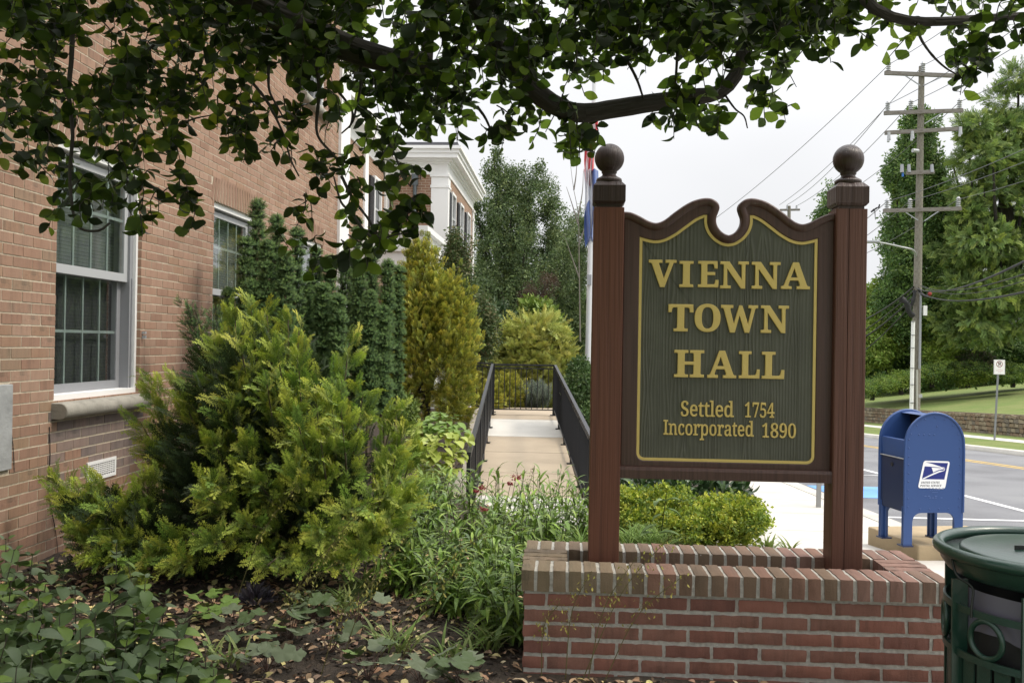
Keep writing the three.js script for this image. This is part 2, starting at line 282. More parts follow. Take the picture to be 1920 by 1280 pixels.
// far side: kerb, verge, pavement, verge up to the stone wall
{
  const strip = (name, xa, xb, dy, m, label) => { const pos = [], uv = [], idx = [], n = 60; for (let i = 0; i <= n; i++) { const z = lerp(-8, -150, i / n); for (const x of [xa(z), xb(z)]) { pos.push(x, roadY(z) + dy, z); uv.push(x, z); } } for (let i = 0; i < n; i++) { const a = 2 * i; idx.push(a, a + 1, a + 2, a + 2, a + 1, a + 3); } const g = new THREE.BufferGeometry(); g.setAttribute('position', new THREE.Float32BufferAttribute(pos, 3)); g.setAttribute('uv', new THREE.Float32BufferAttribute(uv, 2)); g.setIndex(idx); g.computeVertexNormals(); return struct(name, g, m, label); };
  const sx = (z) => 15.5 + 0.022 * (z + 40);
  const k = (z) => Math.max(5, farCurbX(z)) - 0.02;
  const pos = [], uv = [], idx = [], n = 60;
  for (let i = 0; i <= n; i++) { const z = lerp(-8, -150, i / n), x = k(z); for (const [dx, dy] of [[0, -0.13], [0.02, 0], [0.32, 0.02], [0.32, -0.2]]) { pos.push(x + dx, roadY(z) + dy, z); uv.push(x + dx, z); } }
  for (let i = 0; i < n; i++) for (let c = 0; c < 3; c++) { const a = i * 4 + c; idx.push(a, a + 1, a + 4, a + 4, a + 1, a + 5); }
  const g = new THREE.BufferGeometry(); g.setAttribute('position', new THREE.Float32BufferAttribute(pos, 3)); g.setAttribute('uv', new THREE.Float32BufferAttribute(uv, 2)); g.setIndex(idx); g.computeVertexNormals();
  struct('far_kerb', g, M.concrete, 'concrete kerb along the far side of the street');
  strip('far_verge', (z) => k(z) + 0.3, (z) => 20, 0.012, M.lawn, 'strip of short grass beyond the far kerb');
  strip('far_pavement', (z) => sx(z), (z) => sx(z) + 1.2, 0.02, M.pale, 'narrow pale pavement below the stone wall across the street');
}
const bankY = (x, z) => roadY(z) + 0.9 + 0.125 * (Math.min(x, 46) - 18.6) + 0.12 * (vn(x * 0.4, z * 0.4, 0, 3) - 0.5);
struct('grass_bank', grid(18.72, 120, 60, -14, -140, 70, bankY), M.lawn, 'mown grass bank rising behind the low stone wall across the street');

// low wall of rough stones across the street
{
  const w = thing('stone_wall', 'low retaining wall of rough tan and brown stones across the street', 'wall', [18.5, roadY(-50), -50]);
  const core = box(0.03, 0.3, -0.3, 0.9, -36, 36); { const p = core.attributes.position; for (let i = 0; i < p.count; i++) p.setY(i, p.getY(i) + GRADE * p.getZ(i)); }
  part('mortar', core, std({ map: T.stone, color: lin(0.21, 0.17, 0.125), roughness: 1 }), w);
  const cols = [[0.30, 0.225, 0.15], [0.25, 0.19, 0.135], [0.34, 0.27, 0.19], [0.22, 0.185, 0.15], [0.29, 0.20, 0.135], [0.38, 0.31, 0.225]].map((c) => std({ map: T.stone, bumpMap: T.stone, bumpScale: 0.03, color: lin(...c), roughness: 0.95 }));
  const shapes = []; for (let k = 0; k < 10; k++) { const g = new THREE.BoxGeometry(1, 1, 1, 2, 2, 2), p = g.attributes.position; for (let i = 0; i < p.count; i++) { const x = p.getX(i), y = p.getY(i), z = p.getZ(i), h = (s) => 0.16 * (vn(x * 3 + k * 7, y * 3 + z * 5, 0, s) - 0.5); p.setXYZ(i, x + h(1) - 0.06 * Math.abs(y), y + h(2), z + h(3)); } g.computeVertexNormals(); shapes.push(uvm(g, false, k * 0.3, k * 0.7)); }
  const list = [];
  for (let r = 0, y = -0.02; r < 5; r++) { const h0 = [0.17, 0.2, 0.19, 0.18, 0.15][r]; for (let z = 30; z > -30;) { const L = R(0.22, 0.52), h = h0 * R(0.82, 1.0); list.push([0.02, y + h0 / 2, z - L / 2, L - 0.025, h - 0.02]); z -= L; } y += h0; }
  const seen = list.map((s) => { const wz = s[2] - 50, q = V(18.5, s[1] + roadY(wz), wz).applyMatrix4(camera.matrixWorldInverse); const px = 960 + 1750 * q.x / -q.z; return [s, px > 1615 && px < 1930 ? s[3] / q.z ** 2 : 0]; }).sort((a, b) => b[1] - a[1]);
  const rest = [];
  seen.forEach(([s, v], i) => {
    const set = (o) => { o.position.set(s[0], s[1] + GRADE * s[2], s[2]); o.scale.set(0.16, s[4], s[3]); o.rotation.set(R(-0.03, 0.03), R(-0.05, 0.05), 0); o.updateMatrix(); };
    if (i < 290 && v > 0) set(part('stone', pick(shapes), pick(cols), w)); else { const o = new THREE.Object3D(); set(o); rest.push(o.matrix.clone()); }
  });
  const im = new THREE.InstancedMesh(shapes[0], std({ map: T.stone, color: lin(0.3, 0.235, 0.165), roughness: 0.95 }), rest.length); rest.forEach((m, i) => { im.setMatrixAt(i, m); im.setColorAt(i, lin(R(0.7, 1.15), R(0.7, 1.1), R(0.65, 1.05))); }); im.name = 'more_stones'; im.userData.kind = 'stuff'; w.add(shade(im));
}

// ramp up to the entrance: tan slabs, one pale slab, a landing below and above, a low side wall
{
  const ramp = new THREE.Group(); ramp.name = 'ramp'; scene.add(ramp); ramp.userData = { kind: 'structure', label: 'tan concrete ramp between the two black railings', category: 'ramp' };
  const cut = [11.2, 12.57, 13.9, 15.1, 16.7, 17.15], mats = [M.tan, M.tan, M.tan, M.pale, M.tan];
  for (let i = 0; i < 5; i++) {
    const d0 = cut[i] + 0.008, d1 = cut[i + 1] - 0.008, pos = [], uv = [], idx = [], W = 0.66;
    for (const d of [d0, d1]) for (const [x, dy] of [[-W, -0.5], [-W, 0], [W, 0], [W, -0.5]]) { pos.push(rampC(d) + x, rampY(d) + dy, -d); uv.push(x + i, d); }
    idx.push(0, 1, 4, 4, 1, 5, 1, 2, 5, 5, 2, 6, 2, 3, 6, 6, 3, 7, 0, 3, 1, 1, 3, 2, 4, 5, 7, 7, 5, 6);
    const g = new THREE.BufferGeometry(); g.setAttribute('position', new THREE.Float32BufferAttribute(pos, 3)); g.setAttribute('uv', new THREE.Float32BufferAttribute(uv, 2)); g.setIndex(idx); const gg = g.toNonIndexed(); gg.computeVertexNormals(); part('slab', gg, mats[i], ramp);
  }
  part('joint_bed', box(-0.6, 0.6, -0.3, -0.03, -3, 3).applyMatrix4(new THREE.Matrix4().makeRotationFromEuler(new THREE.Euler(0.0946, 0.0656, 0, 'YXZ')).setPosition(rampC(14.1), rampY(14.1), -14.1)), M.oldConcrete, ramp);
  const top = box(-1.7, 0.1, -0.6, 0, -19.2, -17.17); top.translate(0, rampY(17.15), 0); part('landing', top, M.tan, ramp);
  const low = box(-1.15, 1.95, -0.4, -0.44, -11.19, -8.8); part('landing', low, M.pale, ramp);
  // low side wall along the left of the ramp
  const pts = []; for (let i = 0; i <= 24; i++) pts.push(lerp(8.6, 17, i / 24));
  const pos = [], uv = [], idx = [];
  for (const d of pts) { const xr = rampC(Math.max(d, 10)) - 0.68, xl = xr - 0.2, y = Math.max(-0.08, rampY(d) + 0.12) + 0.02 - (d < 9.6 ? (9.6 - d) * 0.15 : 0); for (const [x, yy] of [[xl, y - 0.6], [xl, y - 0.01], [xl + 0.012, y], [xr - 0.012, y], [xr, y - 0.01], [xr, y - 0.9]]) { pos.push(x, yy, -d); uv.push(x + yy, d); } }
  for (let i = 0; i < 24; i++) for (let c = 0; c < 5; c++) { const a = i * 6 + c; idx.push(a, a + 6, a + 1, a + 1, a + 6, a + 7); }
  const g = new THREE.BufferGeometry(); g.setAttribute('position', new THREE.Float32BufferAttribute(pos, 3)); g.setAttribute('uv', new THREE.Float32BufferAttribute(uv, 2)); g.setIndex(idx); g.computeVertexNormals(); part('side_wall', g, M.oldConcrete, ramp);
}

// ---------------------------------------------------------------- the brick town hall
const BW = -3.27, CO = 0.0677, BL = 0.203;
{
  const B0 = V(BW, 0, -9.5), hall = thing('brick_building', 'two storey red brick town hall with white trim on the left', 'building', B0.toArray());
  const add = (name, g, m, parent = hall) => { const gg = Array.isArray(g) ? merge(g) : clean(g); gg.translate(-B0.x, -B0.y, -B0.z); return part(name, gg, m, parent); };
  const ZN = -3.2, ZF = -13.45, TOP = 5.95;
  const openings = []; // [z near, z far, sill, head]
  for (const [s, h] of [[0.99, 2.7], [4.42, 5.78]]) for (const z of [-5.77, -8.40, -11.03]) openings.push([z, z - 1.19, s, h]);
  // wall body with openings (shape in z,y)
  const sh = new THREE.Shape([[-ZN, -0.6], [-ZF, -0.6], [-ZF, 6.2], [-ZN, 6.2]].map((p) => new THREE.Vector2(...p)));
  for (const [z0, z1, y0, y1] of openings) { const h = new THREE.Path([[-z0, y0], [-z0, y1], [-z1, y1], [-z1, y0]].map((p) => new THREE.Vector2(...p))); sh.holes.push(h); }
  const body = new THREE.ExtrudeGeometry(sh, { depth: 0.28, bevelEnabled: false });   // x = -z, y, depth -> -x
  body.applyMatrix4(new THREE.Matrix4().set(0, 0, 1, BW - 0.2832, 0, 1, 0, 0, -1, 0, 0, 0, 0, 0, 0, 1));
  const wall = add('wall', uvm(body), M.mortar);
  add('wall_end', [box(BW - 0.3, BW - 6, -0.6, 6.2, ZF, ZF + 0.3), box(BW - 0.3, BW - 6, -0.6, 6.2, ZN - 0.3, ZN)], M.mortar);
  // bricks
  const tones = [[0.300, 0.182, 0.124], [0.318, 0.198, 0.138], [0.276, 0.165, 0.113], [0.306, 0.190, 0.132], [0.292, 0.180, 0.117], [0.332, 0.215, 0.152]];
  const dirt = [[0.215, 0.165, 0.145], [0.25, 0.185, 0.155], [0.19, 0.15, 0.135]], moss = [[0.285, 0.19, 0.12], [0.265, 0.18, 0.12]];
  const mk = (c) => std({ map: T.brick, bumpMap: T.brickB, bumpScale: 0.0035, color: lin(...c), roughness: 0.92 });
  const mats = tones.map(mk), dirtM = dirt.map(mk), mossM = moss.map(mk);
  const bricks = [];
  const free = (y, z0, z1) => { // stretches of a course that are not openings
    let segs = [[z0, z1]];
    for (const [a, b, s, h] of openings) {
      const arch = s < 2 ? 0.235 : 0.235, dh = y - h, hit = (y > s - 0.005 && y < h + 0.01) ? 0 : (dh >= 0.01 && dh < arch) ? 0.02 + dh * 0.32 : -1;
      if (hit < 0) continue; segs = segs.flatMap(([p, q]) => { const n = a + hit, f = b - hit, o = []; if (n >= p || f <= q) { if (f >= p || n <= q) return [[p, q]]; } if (p > n) o.push([p, n]); if (q < f) o.push([f, q]); return o; });
    }
    if (y > 0.63 && y < 1.15) segs = segs.flatMap(([p, q]) => p > -5.3 ? [[-5.3, q]] : [[p, q]]);
    return segs;
  };
  for (let c = 0; c < 97; c++) {
    const y = -0.44 + c * CO; if (y + 0.03 > TOP) break;
    for (const [p, q] of free(y, ZN, ZF)) {
      const off = ((c % 2) * 0.5 + 0.13) * BL; let k = Math.floor((-p - off) / BL);
      for (; ; k++) { const a = Math.max(-p, off + k * BL + 0.005), b = Math.min(-q, off + (k + 1) * BL - 0.005); if (off + k * BL > -q) break; if (b - a > 0.02) bricks.push([y, -(a + b) / 2, b - a]); }
    }
  }
  const gcache = new Map(); const bgeo = (L, v) => { const key = Math.round(L * 200) + '_' + v; if (!gcache.has(key)) { const g = new THREE.BoxGeometry(0.1, 0.0575, Math.round(L * 200) / 200); gcache.set(key, uvm(g, false, v * 0.173, v * 0.291)); } return gcache.get(key); };
  const rated = bricks.map((b) => { const q = V(BW, b[0], b[1]).applyMatrix4(camera.matrixWorldInverse), d = -q.z, px = 960 + 1750 * q.x / d, py = 640 - 1750 * q.y / d; return [b, px > -12 && px < 700 && py > 60 && py < 1100 ? b[2] / (d * d) : 0]; }).sort((a, b) => b[1] - a[1]);
  const rest = [];
  rated.forEach(([b, s], i) => {
    const [y, z, L] = b; const stain = y < 0.93 && y > 0.42 && z < -5.72 && z > -6.98 && rnd() < 1.25 - Math.abs(y - 0.85) * 1.6; const mossy = !stain && z > -5.75 && rnd() < 0.18;
    const jx = R(-0.0018, 0.0018);
    if (s > 0 && i < 296) { const m = part('brick', bgeo(L, Math.floor(R(0, 7))), stain ? pick(dirtM) : mossy ? pick(mossM) : pick(mats), wall); m.position.set(BW - 0.05 + jx - B0.x, y - B0.y, z - B0.z); m.rotation.y = R(-0.003, 0.003); }
    else rest.push([y, z, L, stain ? pick(dirt) : pick(tones), jx]);
  });
  const im = new THREE.InstancedMesh(bgeo(BL - 0.01, 2), std({ map: T.brick, bumpMap: T.brickB, bumpScale: 0.0035, roughness: 0.92 }), rest.length), mm = new THREE.Matrix4();
  rest.forEach(([y, z, L, c, jx], i) => { mm.makeScale(1, 1, L / (BL - 0.01)).setPosition(BW - 0.05 + jx - B0.x, y - B0.y, z - B0.z); im.setMatrixAt(i, mm); im.setColorAt(i, lin(...mul(c, R(0.92, 1.08)))); });
  im.name = 'more_bricks'; im.userData.kind = 'stuff'; wall.add(shade(im));
  // flat arches of splayed bricks
  for (const [a, b, s, h] of openings) for (let k = 0; k < 18; k++) {
    const t = (k + 0.5) / 18, zc = lerp(a + 0.02, b - 0.02, t), tilt = (t - 0.5) * 0.62; const g = new THREE.BoxGeometry(0.1, 0.235, 0.056); uvm(g, true, k * 0.17, s); g.rotateX(tilt); g.translate(BW - 0.049, h + 0.118, zc + (0.5 - t) * 0.075); add('arch_brick', g, pick(mats), wall);
  }
  // windows
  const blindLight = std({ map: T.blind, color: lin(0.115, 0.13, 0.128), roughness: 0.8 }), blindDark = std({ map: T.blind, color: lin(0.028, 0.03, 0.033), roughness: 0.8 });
  openings.forEach(([z0, z1, y0, y1], n) => {
    const win = part('window', box(-0.001, 0, -0.001, 0, -0.001, 0), M.white, hall); // replaced below by its outer frame
    const X = BW - 0.055, W = M.white, g = [];
    const F = (za, zb, ya, yb, xa, xb) => box(BW + xa, BW + xb, ya, yb, za, zb);
    win.geometry = (() => { const q = merge([F(z1, z1 + 0.03, y0, y1, -0.15, -0.03), F(z0 - 0.03, z0, y0, y1, -0.15, -0.03), F(z1 + 0.03, z0 - 0.03, y1 - 0.05, y1, -0.15, -0.03), F(z1 + 0.03, z0 - 0.03, y0, y0 + 0.055, -0.2, -0.02)]); q.translate(-B0.x, -B0.y, -B0.z); return q; })();
    const sub = (name, gg, m) => add(name, gg, m, win); const a = z0 - 0.075, b = z1 + 0.075, mid = y0 + 0.885;
    const sash = (ya, yb, dx) => [F(b, b + 0.055, ya, yb, dx - 0.04, dx), F(a - 0.055, a, ya, yb, dx - 0.04, dx), F(b + 0.055, a - 0.055, ya, ya + 0.06, dx - 0.04, dx), F(b + 0.055, a - 0.055, yb - 0.05, yb, dx - 0.04, dx)];
    sub('track', [F(z1 + 0.03, z1 + 0.075, y0 + 0.055, y1 - 0.05, -0.2, -0.055), F(z0 - 0.075, z0 - 0.03, y0 + 0.055, y1 - 0.05, -0.2, -0.055), F(z1 + 0.04, z1 + 0.05, y0 + 0.056, mid, -0.06, -0.048), F(z0 - 0.05, z0 - 0.04, y0 + 0.056, mid, -0.06, -0.048)], M.sash); sub('upper_sash', sash(mid - 0.03, y1 - 0.07, -0.075), M.offWhite); sub('lower_sash', sash(y0 + 0.055, mid + 0.02, -0.125), M.sash);
    const mun = []; for (let k = 1; k < 4; k++) { const z = lerp(a - 0.055, b + 0.055, k / 4); mun.push(F(z - 0.011, z + 0.011, mid, y1 - 0.1, -0.098, -0.088)); mun.push(F(z - 0.009, z + 0.009, y0 + 0.11, mid - 0.03, -0.148, -0.138)); }
    mun.push(F(b + 0.05, a - 0.05, (mid + y1) / 2, (mid + y1) / 2 + 0.022, -0.097, -0.089), F(b + 0.05, a - 0.05, (mid + y0) / 2 + 0.02, (mid + y0) / 2 + 0.04, -0.147, -0.139)); sub('muntin', mun, M.muntin);
    sub('pane', F(b + 0.05, a - 0.05, mid + 0.02, y1 - 0.11, -0.0855, -0.085), M.glass); sub('pane', F(b + 0.05, a - 0.05, y0 + 0.1, mid - 0.02, -0.1355, -0.135), M.glass);
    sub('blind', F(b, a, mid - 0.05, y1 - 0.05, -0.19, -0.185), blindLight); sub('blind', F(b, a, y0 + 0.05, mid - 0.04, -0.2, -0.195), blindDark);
    // rounded stone sill
    const sl = new THREE.Shape(); sl.moveTo(-0.2, -0.09); sl.lineTo(0.045, -0.09); sl.absarc(0.055, -0.042, 0.048, -Math.PI / 2, Math.PI / 2, false); sl.lineTo(-0.2, 0.008);
    const sg = new THREE.ExtrudeGeometry(sl, { depth: z0 - z1 + 0.06, bevelEnabled: true, bevelSize: 0.004, bevelThickness: 0.004, bevelSegments: 1, curveSegments: 8 }); sg.translate(BW, y0, z1 - 0.035); add('sill', uvm(sg, false, n), std({ map: T.stone, bumpMap: T.speckB, bumpScale: 0.003, color: lin(0.33, 0.31, 0.265), roughness: 0.95 }));
  });
  // vent, stone plaque, tap plate
  const vent = add('vent', [box(BW, BW + 0.012, 0.43, 0.452, -6.59, -6.185), box(BW, BW + 0.012, 0.543, 0.565, -6.59, -6.185), box(BW, BW + 0.012, 0.452, 0.543, -6.59, -6.568), box(BW, BW + 0.012, 0.452, 0.543, -6.207, -6.185), ...Array.from({ length: 6 }, (_, k) => box(BW, BW + 0.008, 0.464 + k * 0.013, 0.470 + k * 0.013, -6.568, -6.207)), ...Array.from({ length: 11 }, (_, k) => box(BW + 0.0005, BW + 0.0085, 0.452, 0.543, -6.24 - k * 0.0305, -6.234 - k * 0.0305))], M.white);
  add('vent_back', box(BW + 0.001, BW + 0.002, 0.452, 0.543, -6.568, -6.207), M.black, vent);
  add('plaque', uvm(new RoundedBoxGeometry(0.05, 0.5, 1.0, 2, 0.006).translate(BW - 0.005, 0.89, -4.8)), std({ map: T.stone, bumpMap: T.speckB, bumpScale: 0.002, color: lin(0.36, 0.37, 0.37) }));
  add('hose_tap', [box(BW, BW + 0.03, 1.42, 1.445, -7.0, -6.985), box(BW, BW + 0.03, 1.455, 1.475, -7.0, -6.98)], M.offWhite);

  // brick pattern for the far parts of the building, too far away to tell bricks apart
  const tw = (u, v) => { const cy = v * 8, r = Math.floor(cy), fy = cy - r, cx = u * 4 + (r % 2) * 0.5, q = Math.floor(cx), fx = cx - q; return [r, ((q % 4) + 4) % 4, fx, fy]; };
  const farT = texture(512, 512, (u, v, i, j) => { const [r, q, fx, fy] = tw(u, v); if (fy < 0.15 || fx < 0.05) return [0.46, 0.40, 0.32]; const c = tones[Math.floor(hash2(r, q, 301) * 6)], k = 0.86 + 0.16 * hash2(i, j, 302) + 0.1 * vn(u * 40, v * 6, 0, 303); return [c[0] * k * 0.95, c[1] * k * 0.9, c[2] * k * 0.86]; }, true, 1 / 0.812, 1 / 0.5416);
  const farB = texture(512, 512, (u, v) => { const [, , fx, fy] = tw(u, v); return fy < 0.15 || fx < 0.05 ? 0 : 1; }, false, 1 / 0.812, 1 / 0.5416);
  const far = std({ map: farT, bumpMap: farB, bumpScale: 0.006, roughness: 0.92 });
  const RX = -4.85, Z2 = -24.6, Z3 = -31.3, GY = -2.2;
  add('recessed_wall', box(RX - 0.3, RX, GY, 6.2, ZF - 0.1, Z2 + 0.1), far);
  const wing = add('wing_wall', [box(RX - 3, BW, GY, 6.1, Z3, Z2)], far);
  // main corner pilaster and cornices
  const corn = (x0, x1, z0, z1) => { // stepped classical cornice round a block (x1 = street face, z1 = near face)
    const o = []; for (const [e, ya, yb] of [[0.03, 5.9, 5.98], [0.015, 5.98, 6.18], [0.06, 6.18, 6.24], [0.14, 6.24, 6.3], [0.30, 6.3, 6.42], [0.34, 6.42, 6.52], [0.40, 6.52, 6.6]]) o.push(box(x0, x1 + e, ya, yb, z0 - e, z1 + e)); return o;
  };
  add('cornice', corn(-9, BW, ZF, ZN), M.white); add('cornice', corn(-9, BW, Z3, Z2), M.white); add('cornice', [box(RX, RX + 0.03, 5.9, 6.2, Z2 + 0.42, ZF - 0.42), box(RX, RX + 0.3, 6.2, 6.42, Z2 + 0.42, ZF - 0.42), box(RX, RX + 0.4, 6.42, 6.6, Z2 + 0.42, ZF - 0.42)], M.white);
  const roof = std({ color: lin(0.09, 0.09, 0.1), roughness: 0.9 });
  add('roof', [box(-9.2, BW + 0.3, 6.6, 6.7, ZF - 0.3, ZN + 0.3), box(-9.2, BW + 0.3, 6.6, 6.7, Z3 - 0.3, Z2 + 0.3), box(-9.2, RX + 0.3, 6.6, 6.7, Z2 + 0.42, ZF - 0.42)], roof);
  const pil = (x0, x1, z0, z1) => [box(x0, x1, GY, 5.55, z0, z1), box(x0 - 0.02, x1 + 0.02, 5.55, 5.62, z0 - 0.02, z1 + 0.02), box(x0, x1, 5.62, 5.84, z0, z1), box(x0 - 0.03, x1 + 0.03, 5.84, 5.9, z0 - 0.03, z1 + 0.03)];
  add('pilaster', pil(BW - 0.42, BW + 0.04, ZF - 0.04, ZF + 0.5), M.white); add('pilaster', pil(BW - 0.42, BW + 0.04, Z2 - 0.42, Z2 + 0.04), M.white); add('pilaster', pil(BW - 0.3, BW + 0.05, Z3 - 0.05, Z3 + 0.3), M.white);
  add('corner_board', box(RX, RX + 0.05, GY, 5.9, Z2 + 0.06, Z2 + 0.5), M.white); add('corner_board', box(RX, RX + 0.05, GY, 5.9, -21.95, -21.6), M.white);
  // tall second-floor windows of the recess and the wing
  const farWin = (x, za, zb, ya, yb) => {
    const w = add('window', [box(x, x + 0.07, ya, yb, za - 0.07, za), box(x, x + 0.07, ya, yb, zb, zb + 0.07), box(x, x + 0.07, yb, yb + 0.07, za - 0.07, zb + 0.07), box(x, x + 0.11, ya - 0.09, ya, za - 0.1, zb + 0.1)], M.white);
    add('pane', box(x + 0.01, x + 0.012, ya, yb, za, zb), std({ color: lin(0.015, 0.017, 0.02), roughness: 0.08 }), w);
    add('meeting_rail', [box(x + 0.012, x + 0.045, (ya + yb) / 2 - 0.025, (ya + yb) / 2 + 0.025, za, zb), box(x + 0.012, x + 0.035, ya, yb, (za + zb) / 2 - 0.012, (za + zb) / 2 + 0.012)], M.offWhite, w);
    const s = add('shutter', [box(x + 0.002, x + 0.05, ya, yb, zb + 0.08, zb + 0.5)], M.black); const sl = []; for (let k = 0; k < 22; k++) { const y = lerp(ya + 0.06, yb - 0.06, k / 21); sl.push(box(x + 0.05, x + 0.058, y - 0.015, y + 0.012, zb + 0.13, zb + 0.45)); } add('louvre', sl, M.black, s);
  };
  for (const z of [-25.35, -27.3, -29.25]) { farWin(BW, z - 0.75, z, 4.25, 5.5); farWin(BW, z - 0.75, z, 0.4, 2.3); }
  farWin(RX, -23.4, -22.7, 4.0, 5.45); farWin(RX, -19.3, -18.4, 4.0, 5.45); farWin(RX, -16.6, -15.7, 4.0, 5.45);
  add('downspout', [rod(V(-4.12, -1, Z2 + 0.07), V(-4.12, 5.9, Z2 + 0.07), 0.05, 0.05, 10), box(-4.2, -4.04, 5.6, 5.9, Z2 + 0.01, Z2 + 0.14)], std({ color: lin(0.12, 0.14, 0.15), roughness: 0.5, metalness: 0.4 }));
  // white entrance porch with its flat hood
  const porch = add('porch', [box(-4.84, -3.16, 3.08, 3.42, -23.2, -20.2), box(-4.84, -3.1, 3.42, 3.5, -23.25, -20.14)], M.white);
  add('hood', [box(-4.2, -3.2, 3.5, 3.86, -23.2, -20.24), box(-4.28, -3.08, 3.86, 3.98, -23.3, -20.12), box(-4.84, -4.2, 3.5, 3.62, -23.2, -20.24)], M.white, porch);
  for (const z of [-20.45, -22.95]) add('column', [rod(V(-3.36, -0.4, z), V(-3.36, 3.08, z), 0.15, 0.13, 16), box(-3.55, -3.17, -0.6, -0.4, z - 0.19, z + 0.19)], M.white, porch);
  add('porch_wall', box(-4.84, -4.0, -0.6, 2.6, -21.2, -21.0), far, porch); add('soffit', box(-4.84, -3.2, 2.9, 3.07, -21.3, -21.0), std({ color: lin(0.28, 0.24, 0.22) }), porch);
  // dead creeper stems on the wall
  const vineM = std({ color: lin(0.05, 0.04, 0.035), roughness: 1 });
  for (const [pts, lab] of [[[[92, 800], [93, 850], [91, 900], [94, 945], [104, 1000], [108, 1040]], 'thin dark dead creeper stem on the brick below the window sill'], [[[21, 815], [24, 845], [26, 885]], 'short dark dead creeper stem on the brick beside the stone plaque']]) {
    solo('creeper_stem', [limb(pts.map((p) => onX(p[0], p[1], BW + 0.006)), 0.004, 0.002, 5, 30, 1)], vineM, lab, 'creeper');
  }
}

// ================================================================ THE SIGN
const fonts = new FontLoader(), serifBold = await fonts.loadAsync('fonts/droid/droid_serif_bold.typeface.json'), serif = await fonts.loadAsync('fonts/droid/droid_serif_regular.typeface.json');
const stain = (r, g, b, o = {}) => std({ map: T.wood, bumpMap: T.woodB, bumpScale: 0.0025, color: lin(r, g, b), roughness: 0.55, ...o });
const area = (p) => p.reduce((s, a, i) => { const b = p[(i + 1) % p.length]; return s + a[0] * b[1] - b[0] * a[1]; }, 0) / 2;
function inset(p, d) { // moves every edge of a closed outline inwards
  const n = p.length, sgn = area(p) > 0 ? 1 : -1; const nor = p.map((a, i) => { const b = p[(i + 1) % n], l = Math.hypot(b[0] - a[0], b[1] - a[1]) || 1; return [-(b[1] - a[1]) / l * sgn, (b[0] - a[0]) / l * sgn]; });
  return p.map((a, i) => { const u = nor[(i + n - 1) % n], v = nor[i], k = Math.max(0.35, 1 + u[0] * v[0] + u[1] * v[1]); return [a[0] + (u[0] + v[0]) / k * d, a[1] + (u[1] + v[1]) / k * d]; });
}
const shapeOf = (p, holes = []) => { const s = new THREE.Shape(p.map((q) => new THREE.Vector2(...q))); for (const h of holes) s.holes.push(new THREE.Path(h.map((q) => new THREE.Vector2(...q)))); return s; };
const slab = (p, holes, z0, z1, bevel = 0, swap = false) => { const g = new THREE.ExtrudeGeometry(shapeOf(p, holes), { depth: z1 - z0 - 2 * bevel, bevelEnabled: bevel > 0, bevelSize: bevel, bevelThickness: bevel, bevelOffset: -bevel, bevelSegments: 3, curveSegments: 16 }); g.translate(0, 0, z0 + bevel); return uvm(g, swap); };
const smoothLine = (p, n) => { const c = new THREE.CatmullRomCurve3(p.map((q) => V(q[0], q[1], 0)), false, 'centripetal'); return c.getPoints(n).map((v) => [v.x, v.y]); };
